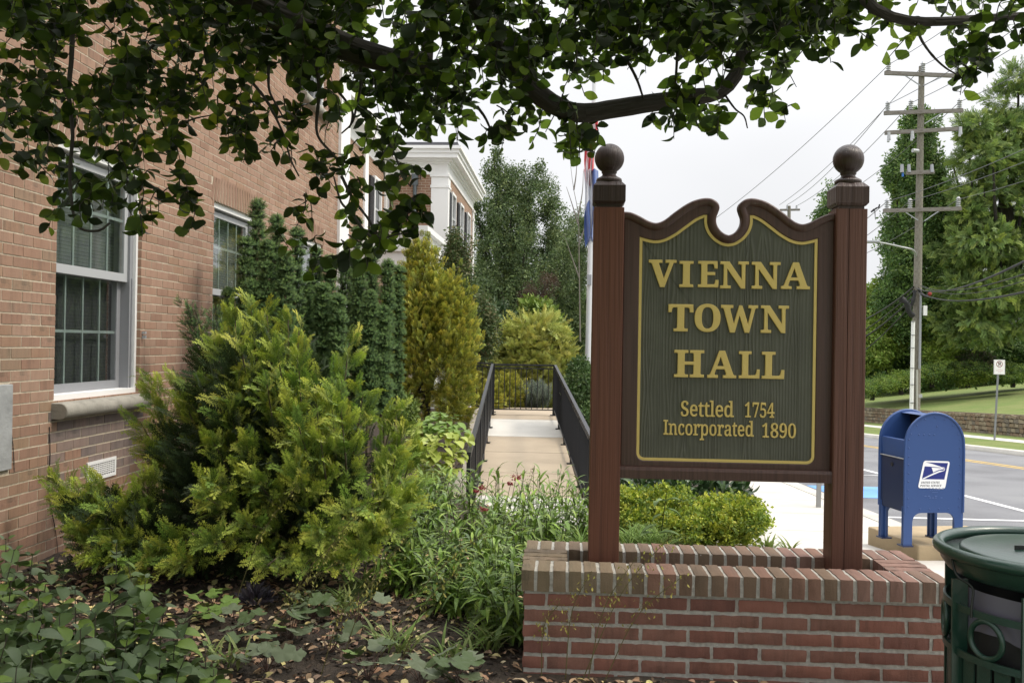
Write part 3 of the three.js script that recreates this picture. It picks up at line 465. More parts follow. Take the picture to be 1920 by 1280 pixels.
{
  const O = V(0.7335, 0.3, -4.33), sign = thing('town_sign', 'carved wooden town hall sign with gold letters on green, standing in the brick planter', 'sign', O.toArray());
  const add = (name, g, m, parent = sign) => { const gg = Array.isArray(g) ? merge(g) : clean(g); gg.translate(-O.x, -O.y, -O.z); return part(name, gg, m, parent); };
  const postM = stain(0.130, 0.044, 0.022), postR = stain(0.110, 0.043, 0.026), capM = stain(0.036, 0.019, 0.015, { roughness: 0.5 }), frameM = stain(0.070, 0.033, 0.024, { roughness: 0.42, bumpScale: 0.001 });
  const ZF = -4.33;
  [[0.111, postM], [1.213, postR]].forEach(([x, m], k) => {
    const xc = x + 0.07, zc = ZF - 0.07; let shaft;
    if (k === 0) shaft = rbox(0.14, 1.83, 0.14, 0.004, xc, 0.234 + 0.915, zc);
    else { // a long drying crack runs down the front
      const c = 0.052, pts = [[-0.07, -0.066], [-0.066, -0.07], [0.066, -0.07], [0.07, -0.066], [0.07, 0.066], [0.066, 0.07], [c - 0.0632, 0.07], [c - 0.065, 0.045], [c - 0.0662, 0.07], [-0.066, 0.07], [-0.07, 0.066]];
      shaft = new THREE.ExtrudeGeometry(shapeOf(pts.map(([a, b]) => [a, -b])), { depth: 1.83, bevelEnabled: false }); shaft.rotateX(-Math.PI / 2); shaft.scale(1, 1, 1); shaft.translate(xc, 0.234, zc); shaft = uvm(shaft, false, 0.37);
    }
    const post = add('post', shaft, m);
    const sq = (y0, y1, r0, r1) => { const g = new THREE.CylinderGeometry(r1 * Math.SQRT2, r0 * Math.SQRT2, y1 - y0, 4, 1); g.rotateY(Math.PI / 4); g.translate(xc, (y0 + y1) / 2, zc); const q = g.toNonIndexed(); q.computeVertexNormals(); return uvm(q, false, k * 0.3); };
    add('post_cap', [sq(2.06, 2.079, 0.058, 0.058), sq(2.079, 2.092, 0.064, 0.0745), sq(2.092, 2.165, 0.0745, 0.0745), sq(2.165, 2.186, 0.0745, 0.055)], k ? stain(0.060, 0.032, 0.025, { roughness: 0.45 }) : capM, post);
    const prof = [[0, 2.175], [0.052, 2.18], [0.0585, 2.187], [0.061, 2.196], [0.0585, 2.205], [0.05, 2.210], [0.042, 2.214], [0.034, 2.22], [0.031, 2.228], [0.036, 2.233], [0.036, 2.238]]; for (let i = 0; i <= 20; i++) { const a = -1.02 + (i / 20) * (Math.PI / 2 + 1.02); prof.push([0.0695 * Math.cos(a) + (i === 20 ? 0 : 0), 2.301 + 0.0695 * Math.sin(a)]); }
    const fin = new THREE.LatheGeometry(prof.map((p) => new THREE.Vector2(...p)), 32); fin.translate(xc, 0, zc); add('finial', fin, k ? stain(0.042, 0.024, 0.020, { roughness: 0.38 }) : capM, post);
  });
  // board with its scrolled top
  const zB = ZF - 0.035, xc = 0.7335, half = [[1171, 397], [1183, 398], [1200, 405], [1217.5, 414.4], [1231, 418], [1245, 413.5], [1265.6, 398], [1286, 384], [1303, 375.7], [1324, 371.4], [1337.7, 373.5], [1347.5, 381], [1350, 389.5], [1347, 400], [1344, 408], [1344.6, 420], [1351.5, 432], [1361, 439], [1367, 441]].map(([x, y]) => { const p = onZ(x, y, zB); return [p.x, p.y]; });
  const k0 = (xc - 0.251) / (half.at(-1)[0] - half[0][0]); const left = smoothLine(half.map(([x, y]) => [0.251 + (x - half[0][0]) * k0, y]), 70); const topLine = [...left, ...left.slice(0, -1).reverse().map(([x, y]) => [2 * xc - x, y])];
  const outer = [[0.251, 0.862], ...topLine, [2 * xc - 0.251, 0.862]].reverse();
  const gh = [[1200, 443.6], [1210.6, 447], [1227.8, 450.5], [1245, 448], [1265.6, 437.6], [1286, 423], [1307, 408.4], [1320.5, 402.6]].map(([x, y]) => onZ(x, y, zB)), gk = [[1327.4, 402.4], [1327.4, 418.7], [1331.7, 432.4], [1341, 444.5], [1355, 454], [1367, 456.8]].map(([x, y]) => onZ(x, y, zB));
  const gx0 = gh[0].x, kx = (xc - gx0) / (gk.at(-1).x - gx0), gl = [...smoothLine(gh.map((p) => [gx0 + (p.x - gx0) * kx, p.y]), 26), ...smoothLine(gk.map((p) => [gx0 + (p.x - gx0) * kx, p.y]), 20)];
  const r = 0.036, yb = 0.893, corner = []; for (let i = 0; i <= 8; i++) { const a = Math.PI + (i / 8) * Math.PI / 2; corner.push([gx0 + r + r * Math.cos(a), yb + r + r * Math.sin(a)]); }
  const gold = [...corner, ...corner.map(([x, y]) => [2 * xc - x, y]).reverse(), ...gl.map(([x, y]) => [2 * xc - x, y]), ...gl.slice(0, -1).reverse()];
  // in order: left bottom corner -> right bottom corner -> up the right -> peak -> centre -> left peak -> left top
  add('frame', slab(outer, [gold.slice().reverse()], zB - 0.05, zB, 0.006), frameM);
  const mould = [...topLine, ...topLine.slice().reverse().map(([x, y], i, a) => { const j = Math.min(a.length - 2, Math.max(1, i)), dx = a[j + 1][0] - a[j - 1][0], dy = a[j + 1][1] - a[j - 1][1], l = Math.hypot(dx, dy) || 1, w = 0.036; return [x - dy / l * w, y + dx / l * w]; })];
  const mo = mould.map(([x, y], i) => [Math.min(2 * xc - 0.252, Math.max(0.252, x)), y]);
  {   // raised moulding strip following the top
    const n = topLine.length, pos = [], uv = [], idx = []; for (let i = 0; i < n; i++) { const a = mo[i], b = mo[2 * n - 1 - i]; const ring = [[a, -0.03], [a, 0.006], [lerpP(a, b, 0.2), 0.011], [lerpP(a, b, 0.72), 0.011], [b, 0.0005]]; for (const [p, z] of ring) { pos.push(p[0], p[1], zB + z); uv.push(p[0], p[1]); } }
    function lerpP(a, b, t) { return [lerp(a[0], b[0], t), lerp(a[1], b[1], t)]; }
    for (let i = 0; i < n - 1; i++) for (let c = 0; c < 4; c++) { const a = i * 5 + c; idx.push(a, a + 1, a + 5, a + 5, a + 1, a + 6); }
    const g = new THREE.BufferGeometry(); g.setAttribute('position', new THREE.Float32BufferAttribute(pos, 3)); g.setAttribute('uv', new THREE.Float32BufferAttribute(uv, 2)); g.setIndex(idx); g.computeVertexNormals(); add('moulding', g, frameM);
  }
  const goldM = std({ color: lin(0.66, 0.50, 0.15), roughness: 0.5, bumpMap: T.speckB, bumpScale: 0.001 });
  const g2 = inset(gold, 0.0125);
  add('gold_border', slab(gold, [g2.slice().reverse()], zB - 0.04, zB - 0.004), goldM);
  const fg = slab(inset(gold, 0.009), [], zB - 0.045, zB - 0.011); { const p = fg.attributes.position, uv = fg.attributes.uv; for (let i = 0; i < p.count; i++) uv.setXY(i, (p.getX(i) - 0.3) * 1.12, (p.getY(i) - 0.86) * 0.85); }
  add('green_field', fg, std({ map: T.field, bumpMap: T.fieldB, bumpScale: 0.0065, roughness: 0.6 }));
  // bottom rail with its lighter weathered top edge
  add('rail', slab([[-4.335, 0.812], [-4.335, 0.851], [-4.341, 0.866], [-4.42, 0.868], [-4.42, 0.812]].map(([z, y]) => [-z, y]), [], 0, 0.962).applyMatrix4(new THREE.Matrix4().set(0, 0, 1, 0.251, 0, 1, 0, 0, -1, 0, 0, 0, 0, 0, 0, 1)), frameM);
  // letters, each fitted to its own box
  const zL = zB - 0.012;
  const letter = (ch, font, x0, x1, y0, y1, bold = 0, depth = 0.009) => {
    const g = new TextGeometry(ch, { font, size: 1, depth: 0.1, curveSegments: 8, bevelEnabled: bold > 0, bevelThickness: 0.02, bevelSize: bold, bevelOffset: 0, bevelSegments: 2 }); g.computeBoundingBox(); const b = g.boundingBox;
    g.translate(-b.min.x, -b.min.y, -b.min.z); g.scale((x1 - x0) / (b.max.x - b.min.x), (y1 - y0) / (b.max.y - b.min.y), depth / (b.max.z - b.min.z)); g.translate(x0, y0, zL); return uvm(g);
  };
  const px1 = (x, y) => onZ(1160 + x / 4.572, 460 + y / 4.572, zL + 0.008), px2 = (x, y) => onZ(1160 + x / 4.8, 660 + y / 4.8, zL + 0.008);
  for (const [ch, x0, x1, y0, y1] of [['V', 255, 497, 125, 356], ['I', 520, 643, 135, 357], ['E', 680, 860, 135, 358], ['N', 870, 1118, 139, 368], ['N', 1140, 1390, 144, 371], ['A', 1392, 1645, 146, 373], ['T', 423, 643, 506, 735], ['O', 650, 876, 502, 740], ['W', 876, 1197, 514, 746], ['N', 1218, 1462, 517, 749], ['H', 474, 735, 899, 1128], ['A', 760, 1012, 904, 1134], ['L', 1030, 1213, 909, 1138], ['L', 1227, 1425, 914, 1142]]) {
    const a = px1(x0, y1), b = px1(x1, y0); add('letter', letter(ch, serifBold, a.x, b.x, a.y, b.y, 0.018, 0.012), goldM);
  }
  for (const [w, x0, x1, y0, y1] of [['Settled', 560, 1040, 440, 578], ['1754', 1138, 1408, 455, 588], ['Incorporated', 402, 1220, 620, 785], ['1890', 1292, 1600, 642, 770]]) {
    const a = px2(x0, y1), b = px2(x1, y0), d = serif.data, gl = []; let pen = 0;
    for (const ch of w) { const g = new TextGeometry(ch, { font: serif, size: 1, depth: 0.1, curveSegments: 6, bevelEnabled: true, bevelThickness: 0.03, bevelSize: 0.022, bevelSegments: 2 }); g.translate(pen, 0, 0); pen += (d.glyphs[ch].ha / d.resolution) * 1.0; gl.push(g); }
    let mn = V(9, 9, 9), mx = V(-9, -9, -9); for (const g of gl) { g.computeBoundingBox(); mn.min(g.boundingBox.min); mx.max(g.boundingBox.max); }
    const tilt = (px2(x1, 0).y - px2(x0, 0).y) * 0;
    for (const g of gl) { g.translate(-mn.x, -mn.y, -mn.z); g.scale((b.x - a.x) / (mx.x - mn.x), (b.y - a.y) / (mx.y - mn.y), 0.009 / (mx.z - mn.z)); g.translate(a.x, a.y + tilt, zL); add('letter', uvm(g), goldM); }
  }
}

// ================================================================ BRICK PLANTER
{
  const O = V(0.72, 0, -4.33), pl = thing('brick_planter', 'low red brick planter with a rowlock cap around the sign posts', 'planter', O.toArray());
  const X0 = -0.19, X1 = 1.635, Z0 = -4.02, Z1 = -4.645, TOPY = 0.452, CAP = 0.092, ov = 0.014, bt = 0.203;
  const mk = (c) => std({ map: T.brick, bumpMap: T.brickB, bumpScale: 0.005, color: lin(...c), roughness: 0.9 });
  const bodyM = [[0.215, 0.096, 0.068], [0.24, 0.104, 0.074], [0.18, 0.080, 0.060], [0.225, 0.110, 0.080], [0.20, 0.096, 0.070]].map(mk), capL = [[0.185, 0.140, 0.085], [0.165, 0.118, 0.075], [0.20, 0.150, 0.095]].map(mk), capC = [[0.185, 0.118, 0.078], [0.205, 0.115, 0.08], [0.17, 0.115, 0.075]].map(mk), capR = [[0.205, 0.120, 0.090], [0.185, 0.115, 0.082], [0.225, 0.13, 0.10]].map(mk);
  const mort = std({ map: again(T.speck, 5), bumpMap: again(T.speckB, 6), bumpScale: 0.006, color: lin(0.58, 0.56, 0.50), roughness: 1 });
  const add = (name, g, m) => { const gg = Array.isArray(g) ? merge(g) : clean(g); gg.translate(-O.x, -O.y, -O.z); return part(name, gg, m, pl); };
  const i = 0.0065, xi = X0 + ov, xe = X1 - ov, zf = Z0 - ov, zb = Z1 + ov, y1 = TOPY - CAP;
  // mortar core: four walls
  add('mortar', [box(xi + i, xe - i, -0.3, y1, zf - i, zf - 0.19), box(xi + i, xe - i, -0.6, y1, zb + i, zb + 0.19), box(xi + i, xi + 0.19, -0.6, y1, zf - 0.19, zb + 0.19), box(xe - 0.19, xe - i, -0.6, y1, zf - 0.19, zb + 0.19),
    box(X0 + i, X1 - i, y1, TOPY - 0.006, Z0 - i, Z0 - bt + 0.004), box(X0 + i, X1 - i, y1, TOPY - 0.006, Z1 + i, Z1 + bt - 0.004), box(X0 + i, X0 + bt - 0.004, y1, TOPY - 0.006, Z0 - bt, Z1 + bt), box(X1 - bt + 0.004, X1 - i, y1, TOPY - 0.006, Z0 - bt, Z1 + bt)], mort);
  add('soil', uvm(new THREE.BoxGeometry(X1 - X0 - 0.3, 0.05, Z0 - Z1 - 0.3).translate((X0 + X1) / 2, 0.29, (Z0 + Z1) / 2)), M.mulch);
  const brickShape = (w, h, d, k) => { const g = new THREE.BoxGeometry(w, h, d, Math.max(2, Math.round(w / 0.02)), 3, Math.max(2, Math.round(d / 0.04))), p = g.attributes.position; for (let n = 0; n < p.count; n++) { const x = p.getX(n), y = p.getY(n), z = p.getZ(n), q = (s) => (vn(x * 55 + k * 13 + 50, y * 60 + z * 45 + k + 50, 0, s) - 0.5) * 0.0055, e = (Math.abs(x) > w / 2 - 1e-4) + (Math.abs(y) > h / 2 - 1e-4) + (Math.abs(z) > d / 2 - 1e-4), c = e > 1 ? 0.0008 + 0.0022 * vn(x * 60 + k * 5 + 50, y * 70 + z * 60 + 50, 0, 9) : 0; p.setXYZ(n, x + q(1) - Math.sign(x) * c * (Math.abs(x) > w / 2 - 1e-4), y + q(2) * 0.7 - Math.sign(y) * c * (Math.abs(y) > h / 2 - 1e-4), z + q(3) - Math.sign(z) * c * (Math.abs(z) > d / 2 - 1e-4)); } g.computeVertexNormals(); return uvm(g, false, k * 0.31, k * 0.17); };
  const lay = (w, h, d, x, y, z, m, k) => { const g = brickShape(w, h, d, k); g.translate(x + R(-0.0015, 0.0015), y + R(-0.0012, 0.0012), z + R(-0.001, 0.001)); return add('brick', g, m); };
  let n = 0; const capMat = (x) => { const t = (x - X0) / (X1 - X0) + R(-0.18, 0.18); return pick(t < 0.33 ? capL : t < 0.78 ? capC : capR); };
  // cap: front and back rows of bricks on edge, three across each end
  const N = 27, pitch = (X1 - X0) / N;
  for (let k = 0; k < N; k++) for (const [za, zz] of [[Z0 - bt / 2, 0], [Z1 + bt / 2, 1]]) { const x = X0 + (k + 0.5) * pitch; lay(pitch - 0.0108, CAP, bt, x, TOPY - CAP / 2, za, capMat(x), n++); }
  const gap = (Z0 - Z1 - 2 * bt), nb = 3; for (let k = 0; k < nb; k++) for (const x of [X0 + bt / 2, X1 - bt / 2]) lay(bt, CAP, gap / nb - 0.009, x, TOPY - CAP / 2, Z0 - bt - (k + 0.5) * gap / nb, x < 0.5 ? pick(capL) : pick(capR), n++);
  // body courses
  for (let c = 0; c < 8; c++) {
    const y = y1 - 0.010 - CO * (c + 0.5) + 0.005, off = c % 2 ? 0.0 : 0.1015;
    for (let x = xi - off; x < xe; x += BL) { const a = Math.max(xi, x + 0.0055), b = Math.min(xe, x + BL - 0.0055); if (b - a < 0.02) continue; lay(b - a, 0.053, 0.095, (a + b) / 2, y, zf - 0.0475, pick(bodyM), n++); }
    for (const [x, s] of [[xi, 1], [xe, -1]]) for (let z = zf - 0.1 - (off ? 0.1 : 0); z > zb; z -= BL) { const a = z - 0.005, b = Math.max(zb, z - BL + 0.005); if (a - b < 0.03) continue; lay(0.095, 0.054, a - b, x + s * 0.0475, y, (a + b) / 2, pick(bodyM), n++); }
  }
}

// ================================================================ LITTER BIN
{
  const O = V(1.585, -0.165, -3.1), bin = thing('litter_bin', 'dark green metal litter bin with a flat lid beside the planter', 'litter bin', O.toArray());
  const green = new THREE.MeshPhysicalMaterial({ color: lin(0.012, 0.048, 0.032), roughness: 0.3, clearcoat: 0.5, clearcoatRoughness: 0.25, bumpMap: T.speckB, bumpScale: 0.001, side: THREE.DoubleSide }), dark = std({ color: lin(0.012, 0.016, 0.013), roughness: 0.45 });
  const add = (name, g, m, par = bin) => part(name, g, m, par);
  const tor = (r, t, y, sy = 1, seg = 64) => { const g = new THREE.TorusGeometry(r, t, 10, seg); g.rotateX(Math.PI / 2); g.scale(1, sy, 1); g.translate(0, y, 0); return g; };
  add('rim', tor(0.352, 0.019, 0.945), green);
  add('rim_skirt', new THREE.LatheGeometry([[0.352, 0.935], [0.345, 0.905], [0.326, 0.878], [0.30, 0.866]].map((p) => new THREE.Vector2(...p)), 64), green);
  const lid = add('lid', new THREE.LatheGeometry([[0.0, 0.968], [0.10, 0.966], [0.2, 0.961], [0.275, 0.951], [0.288, 0.944], [0.288, 0.925], [0.26, 0.92]].map((p) => new THREE.Vector2(...p)), 64), green);
  add('lid_hole', new THREE.CylinderGeometry(0.085, 0.085, 0.006, 32).translate(0.02, 0.968, 0), M.black, lid);
  // ash-tray hood stay on the lid
  add('stay', [bar(V(-0.095, 0.962, 0.05), V(-0.03, 1.11, 0.05), 0.006, 0.02), bar(V(-0.16, 0.966, 0.05), V(-0.08, 0.966, 0.05), 0.005, 0.02)], dark, lid);
  add('hood', new THREE.CylinderGeometry(0.09, 0.1, 0.04, 24).translate(0.035, 1.125, 0.05), dark, lid);
  const flat = (r, y, h) => { const g = new THREE.CylinderGeometry(r, r, h, 72, 1, true); g.translate(0, y, 0); const q = new THREE.CylinderGeometry(r - 0.008, r - 0.008, h, 72, 1, true); q.translate(0, y, 0); const t1 = new THREE.RingGeometry(r - 0.008, r, 72); t1.rotateX(-Math.PI / 2); t1.translate(0, y + h / 2, 0); const t2 = t1.clone(); t2.translate(0, -h, 0); return [g, q, t1, t2]; };
  add('band', flat(0.335, 0.775, 0.022), green); add('band', flat(0.335, 0.632, 0.022), green); add('band', flat(0.31, 0.06, 0.03), green);
  for (let k = 0; k < 8; k++) { const a = (k / 8 - 17 / 360) * Math.PI * 2, g = new THREE.TorusGeometry(0.056, 0.009, 8, 32); g.translate(0, 0.7035, 0.328); g.rotateY(a); add('ring', g, green); }
  for (let k = 0; k < 8; k++) { const a = ((k + 0.5) / 8 - 17 / 360) * Math.PI * 2, s = Math.sin(a), c = Math.cos(a); add('post', bar(V(s * 0.322, 0.86, c * 0.322), V(s * 0.318, 0.05, c * 0.318), 0.048, 0.01), green); }
  for (let k = 0; k < 32; k++) { const a = (k + 0.25) / 32 * Math.PI * 2, s = Math.sin(a), c = Math.cos(a), g = new THREE.BoxGeometry(0.05, 0.6, 0.006); g.translate(0, 0.335, 0.316); g.rotateY(a); add('slat', g, green); }
  add('liner', new THREE.CylinderGeometry(0.285, 0.275, 0.74, 48, 1, true).translate(0, 0.45, 0), std({ color: lin(0.02, 0.021, 0.022), roughness: 0.5 }));
  // grey bag turned over the edge of the liner
  const bag = new THREE.CylinderGeometry(0.293, 0.297, 0.14, 96, 4, true), p = bag.attributes.position; for (let i = 0; i < p.count; i++) { const a = Math.atan2(p.getX(i), p.getZ(i)), r = Math.hypot(p.getX(i), p.getZ(i)) + 0.008 * (vn(a * 9, p.getY(i) * 8, 0, 5) - 0.5), low = p.getY(i) < -0.06; p.setXYZ(i, Math.sin(a) * r, p.getY(i) + 0.765 + (low ? 0.05 * (vn(a * 4, 2, 0, 6) - 0.5) : 0), Math.cos(a) * r); } bag.computeVertexNormals();
  add('bag', bag, std({ color: lin(0.15, 0.145, 0.185), roughness: 0.35 }));
  add('cable', limb([V(-0.35, 0.93, 0.04), V(-0.345, 0.88, 0.07), V(-0.31, 0.85, 0.1), V(-0.315, 0.80, 0.11), V(-0.318, 0.76, 0.115)], 0.0045, 0.0045, 6, 24), dark);
  add('foot', [0, 1, 2, 3].map((k) => { const a = k * Math.PI / 2 + 0.4; return box(-0.03, 0.03, 0, 0.05, -0.03, 0.03).translate(Math.sin(a) * 0.27, 0, Math.cos(a) * 0.27); }), dark);
}

// ================================================================ MAILBOX ON ITS PAD
{
  const fl = onRoad(1722, 1051, 0.0), bl = onRoad(1629, 1021, 0.0), ang = Math.atan2(fl.x - bl.x, fl.z - bl.z);
  const dir = V(Math.sin(ang), 0, Math.cos(ang)), rgt = V(dir.z, 0, -dir.x), C = fl.clone().addScaledVector(rgt, 0.52).addScaledVector(dir, -0.44); C.y = roadY(C.z);
  const pad = solo('concrete_pad', rbox(1.04, 0.3, 0.88, 0.015, 0, 0, 0), M.pad, 'low rust stained concrete pad under the blue mailbox', 'pad'); pad.position.set(C.x, C.y + 0.0, C.z); pad.rotation.y = ang; pad.position.y = C.y + 0.01;
  const padTop = C.y + 0.16;
  const A = onY(1697, 1024, padTop), ctr = A.clone().addScaledVector(rgt, 0.275 - 0.02).addScaledVector(dir, -0.19);
  const box_ = thing('mailbox', 'blue steel street mailbox with rounded top on a concrete pad', 'mailbox', [ctr.x, padTop, ctr.z], ang);
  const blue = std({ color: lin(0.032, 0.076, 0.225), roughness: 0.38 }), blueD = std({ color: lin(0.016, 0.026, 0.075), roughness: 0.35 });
  const W = 0.555, H = 1.175, D = 0.42, leg = 0.30, r = W / 2;
  // side panel outline with leg cut-out
  const panel = (inner = 0) => { const s = new THREE.Shape(), w = r - inner; s.moveTo(-w, 0); s.lineTo(-w, H - r); s.absarc(0, H - r, w, Math.PI, 0, true); s.lineTo(w, 0); s.lineTo(w - 0.075 + inner, 0); s.lineTo(w - 0.075 + inner, leg - 0.09); s.quadraticCurveTo(w - 0.08 + inner, leg, w - 0.17, leg); s.lineTo(-w + 0.17, leg); s.quadraticCurveTo(-w + 0.08 - inner, leg, -w + 0.075 - inner, leg - 0.09); s.lineTo(-w + 0.075 - inner, 0); s.closePath(); return s; };
  for (const z of [D / 2 - 0.012, -D / 2]) { const g = new THREE.ExtrudeGeometry(panel(), { depth: 0.012, bevelEnabled: true, bevelSize: 0.004, bevelThickness: 0.003, bevelSegments: 2, curveSegments: 24 }); g.translate(0, 0, z); part('side_panel', g, blue, box_); }
  // rolled rim over the near and far arch
  for (const z of [D / 2 + 0.004, -D / 2 - 0.004]) { const pts = [V(-r, leg, z)]; for (let i = 0; i <= 16; i++) { const a = Math.PI - i / 16 * Math.PI; pts.push(V(r * Math.cos(a), H - r + r * Math.sin(a), z)); } pts.push(V(r, leg, z)); part('rim', limb(pts, 0.011, 0.011, 8, 70), blue, box_); }
  // shell: back, top, then the open hopper, and the front below it
  const arc = (a0, a1, rr) => { const o = []; for (let i = 0; i <= 18; i++) { const a = lerp(a0, a1, i / 18); o.push([rr * Math.cos(a), H - r + rr * Math.sin(a)]); } return o; };
  const skin = (line) => { const pos = [], idx = []; line.forEach(([x, y]) => { for (const z of [-D / 2, D / 2]) pos.push(x, y, z); }); for (let i = 0; i + 1 < line.length; i++) { const a = 2 * i; idx.push(a, a + 1, a + 2, a + 2, a + 1, a + 3); } const g = new THREE.BufferGeometry(); g.setAttribute('position', new THREE.Float32BufferAttribute(pos, 3)); g.setIndex(idx); g.computeVertexNormals(); return g; };
  part('shell', skin([[r - 0.01, leg], ...arc(0, Math.PI * 0.60, r - 0.01)]), blue, box_);
  part('hopper_door', skin([[-r + 0.012, 0.765], [-r + 0.004, 0.93], [-r + 0.03, 0.938], [-r + 0.12, 0.90]]), blue, box_);
  part('hopper_back', skin([[-r + 0.12, 0.90], [-0.03, 0.90], [0.02, 1.0], [0.0, H - 0.03]]), M.black, box_);
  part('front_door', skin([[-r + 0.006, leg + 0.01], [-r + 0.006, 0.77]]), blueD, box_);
  part('door_handle', [box(-r - 0.004, -r + 0.008, 0.766, 0.774, -D / 2 + 0.01, D / 2 - 0.01)], M.offWhite, box_);
  part('lock', new THREE.CylinderGeometry(0.018, 0.018, 0.012, 16).rotateZ(Math.PI / 2).translate(-r, 0.7, 0), M.black, box_);
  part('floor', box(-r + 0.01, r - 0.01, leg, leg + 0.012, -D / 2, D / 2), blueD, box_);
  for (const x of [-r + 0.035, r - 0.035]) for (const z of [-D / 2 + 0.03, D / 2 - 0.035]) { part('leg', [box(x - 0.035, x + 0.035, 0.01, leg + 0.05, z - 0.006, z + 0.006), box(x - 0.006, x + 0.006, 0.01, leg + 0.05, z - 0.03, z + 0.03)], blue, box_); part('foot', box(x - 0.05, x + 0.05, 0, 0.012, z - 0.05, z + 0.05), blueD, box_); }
  const rg = new THREE.SphereGeometry(0.0075, 8, 5); const rv = (x, y) => { const m = part('rivet', rg, blue, box_); m.position.set(x, y, D / 2 + 0.003); m.scale.z = 0.6; };
  for (let k = 0; k < 9; k++) for (const s of [-1, 1]) rv(s * (r - 0.035), leg + 0.05 + k * 0.074); for (let k = 1; k < 8; k++) { const a = k / 8 * Math.PI; rv((r - 0.035) * Math.cos(a), H - r + (r - 0.035) * Math.sin(a)); } for (let k = 0; k < 4; k++) rv(-0.13 + k * 0.09, leg + 0.03); for (const x of [-0.15, -0.1, -0.05, -0.005]) rv(x, 0.985); rv(0.02, 1.06);
  // postal emblem
  const cv = document.createElement('canvas'); cv.width = 640; cv.height = 600; const c = cv.getContext('2d'); const sx = 640 / 680, q = (x, y) => [(x - 310) * sx, (y - 170) * 600 / 570];
  const poly = (pts, col) => { c.fillStyle = col; c.beginPath(); pts.forEach((p, i) => { const [a, b] = q(...p); i ? c.lineTo(a, b) : c.moveTo(a, b); }); c.closePath(); c.fill(); };
  c.fillStyle = '#f1f2f3'; c.fillRect(0, 0, 640, 600); const nv = '#24307a';
  poly([[470, 205], [945, 222], [872, 548], [395, 535], [450, 288], [780, 303], [600, 306], [630, 408], [770, 360], [830, 350], [400, 538]], nv);
  poly([[395, 540], [450, 288], [790, 305], [820, 320], [870, 548]], nv); poly([[480, 205], [945, 222], [872, 548], [820, 548], [800, 300]], nv);
  poly([[470, 205], [620, 240], [770, 285], [815, 305], [870, 308], [880, 330], [862, 320], [806, 322], [780, 308], [440, 284]], '#f1f2f3');
  poly([[598, 310], [800, 322], [852, 325], [858, 342], [800, 348], [740, 362], [634, 406]], '#f1f2f3');
  poly([[388, 536], [640, 420], [760, 374], [850, 368], [882, 322], [884, 345], [866, 376], [760, 408], [600, 470], [450, 532]], '#f1f2f3');
  c.fillStyle = '#20222a'; c.font = 'italic bold 62px sans-serif'; c.save(); c.translate(56, 482); c.scale(0.83, 1); c.fillText('UNITED STATES', 0, 0); c.restore(); c.save(); c.translate(44, 548); c.scale(0.88, 1); c.fillText('POSTAL SERVICE', 0, 0); c.restore();
  const ct = new THREE.CanvasTexture(cv); ct.colorSpace = THREE.SRGBColorSpace;
  const s = new THREE.Shape(), u = 0.0485 / 100 * 1.0; const pt = (x, y) => [(x - 650) * 0.000445 - 0.004, (450 - y) * 0.000445 + 0.635]; const pp = [[430, 172], [990, 188], [890, 736], [312, 716]].map((a) => pt(...a)); { const rr = 0.10; pp.forEach((a, i) => { const b = pp[(i + 1) % 4], z = pp[(i + 3) % 4]; const p1 = [lerp(a[0], z[0], rr), lerp(a[1], z[1], rr)], p2 = [lerp(a[0], b[0], rr), lerp(a[1], b[1], rr)]; i ? s.lineTo(...p1) : s.moveTo(...p1); s.quadraticCurveTo(a[0], a[1], p2[0], p2[1]); }); s.closePath(); }
  const eg = new THREE.ShapeGeometry(s, 8), ep = eg.attributes.position, eu = eg.attributes.uv; const [ax, ay] = pt(310, 170), [bx, by] = pt(990, 740); for (let i = 0; i < ep.count; i++) eu.setXY(i, (ep.getX(i) - ax) / (bx - ax), (ep.getY(i) - by) / (ay - by)); eg.translate(0, 0, D / 2 + 0.0055); part('emblem', eg, std({ map: ct, roughness: 0.45 }), box_);
  const mk = []; for (const [x, y, w] of [[0.01, 0.515, 0.19], [0.0, 0.497, 0.12], [0.005, 0.478, 0.07], [0.01, 0.445, 0.2], [0.01, 0.430, 0.16]]) for (let k = 0; k < 6; k++) if (rnd() < 0.75) mk.push(box(x - w / 2 + k * w / 6, x - w / 2 + (k + 0.6) * w / 6, y - 0.0025, y + 0.0025, D / 2 + 0.003, D / 2 + 0.0055)); part('small_print', mk, std({ color: lin(0.10, 0.16, 0.36) }), box_);
}

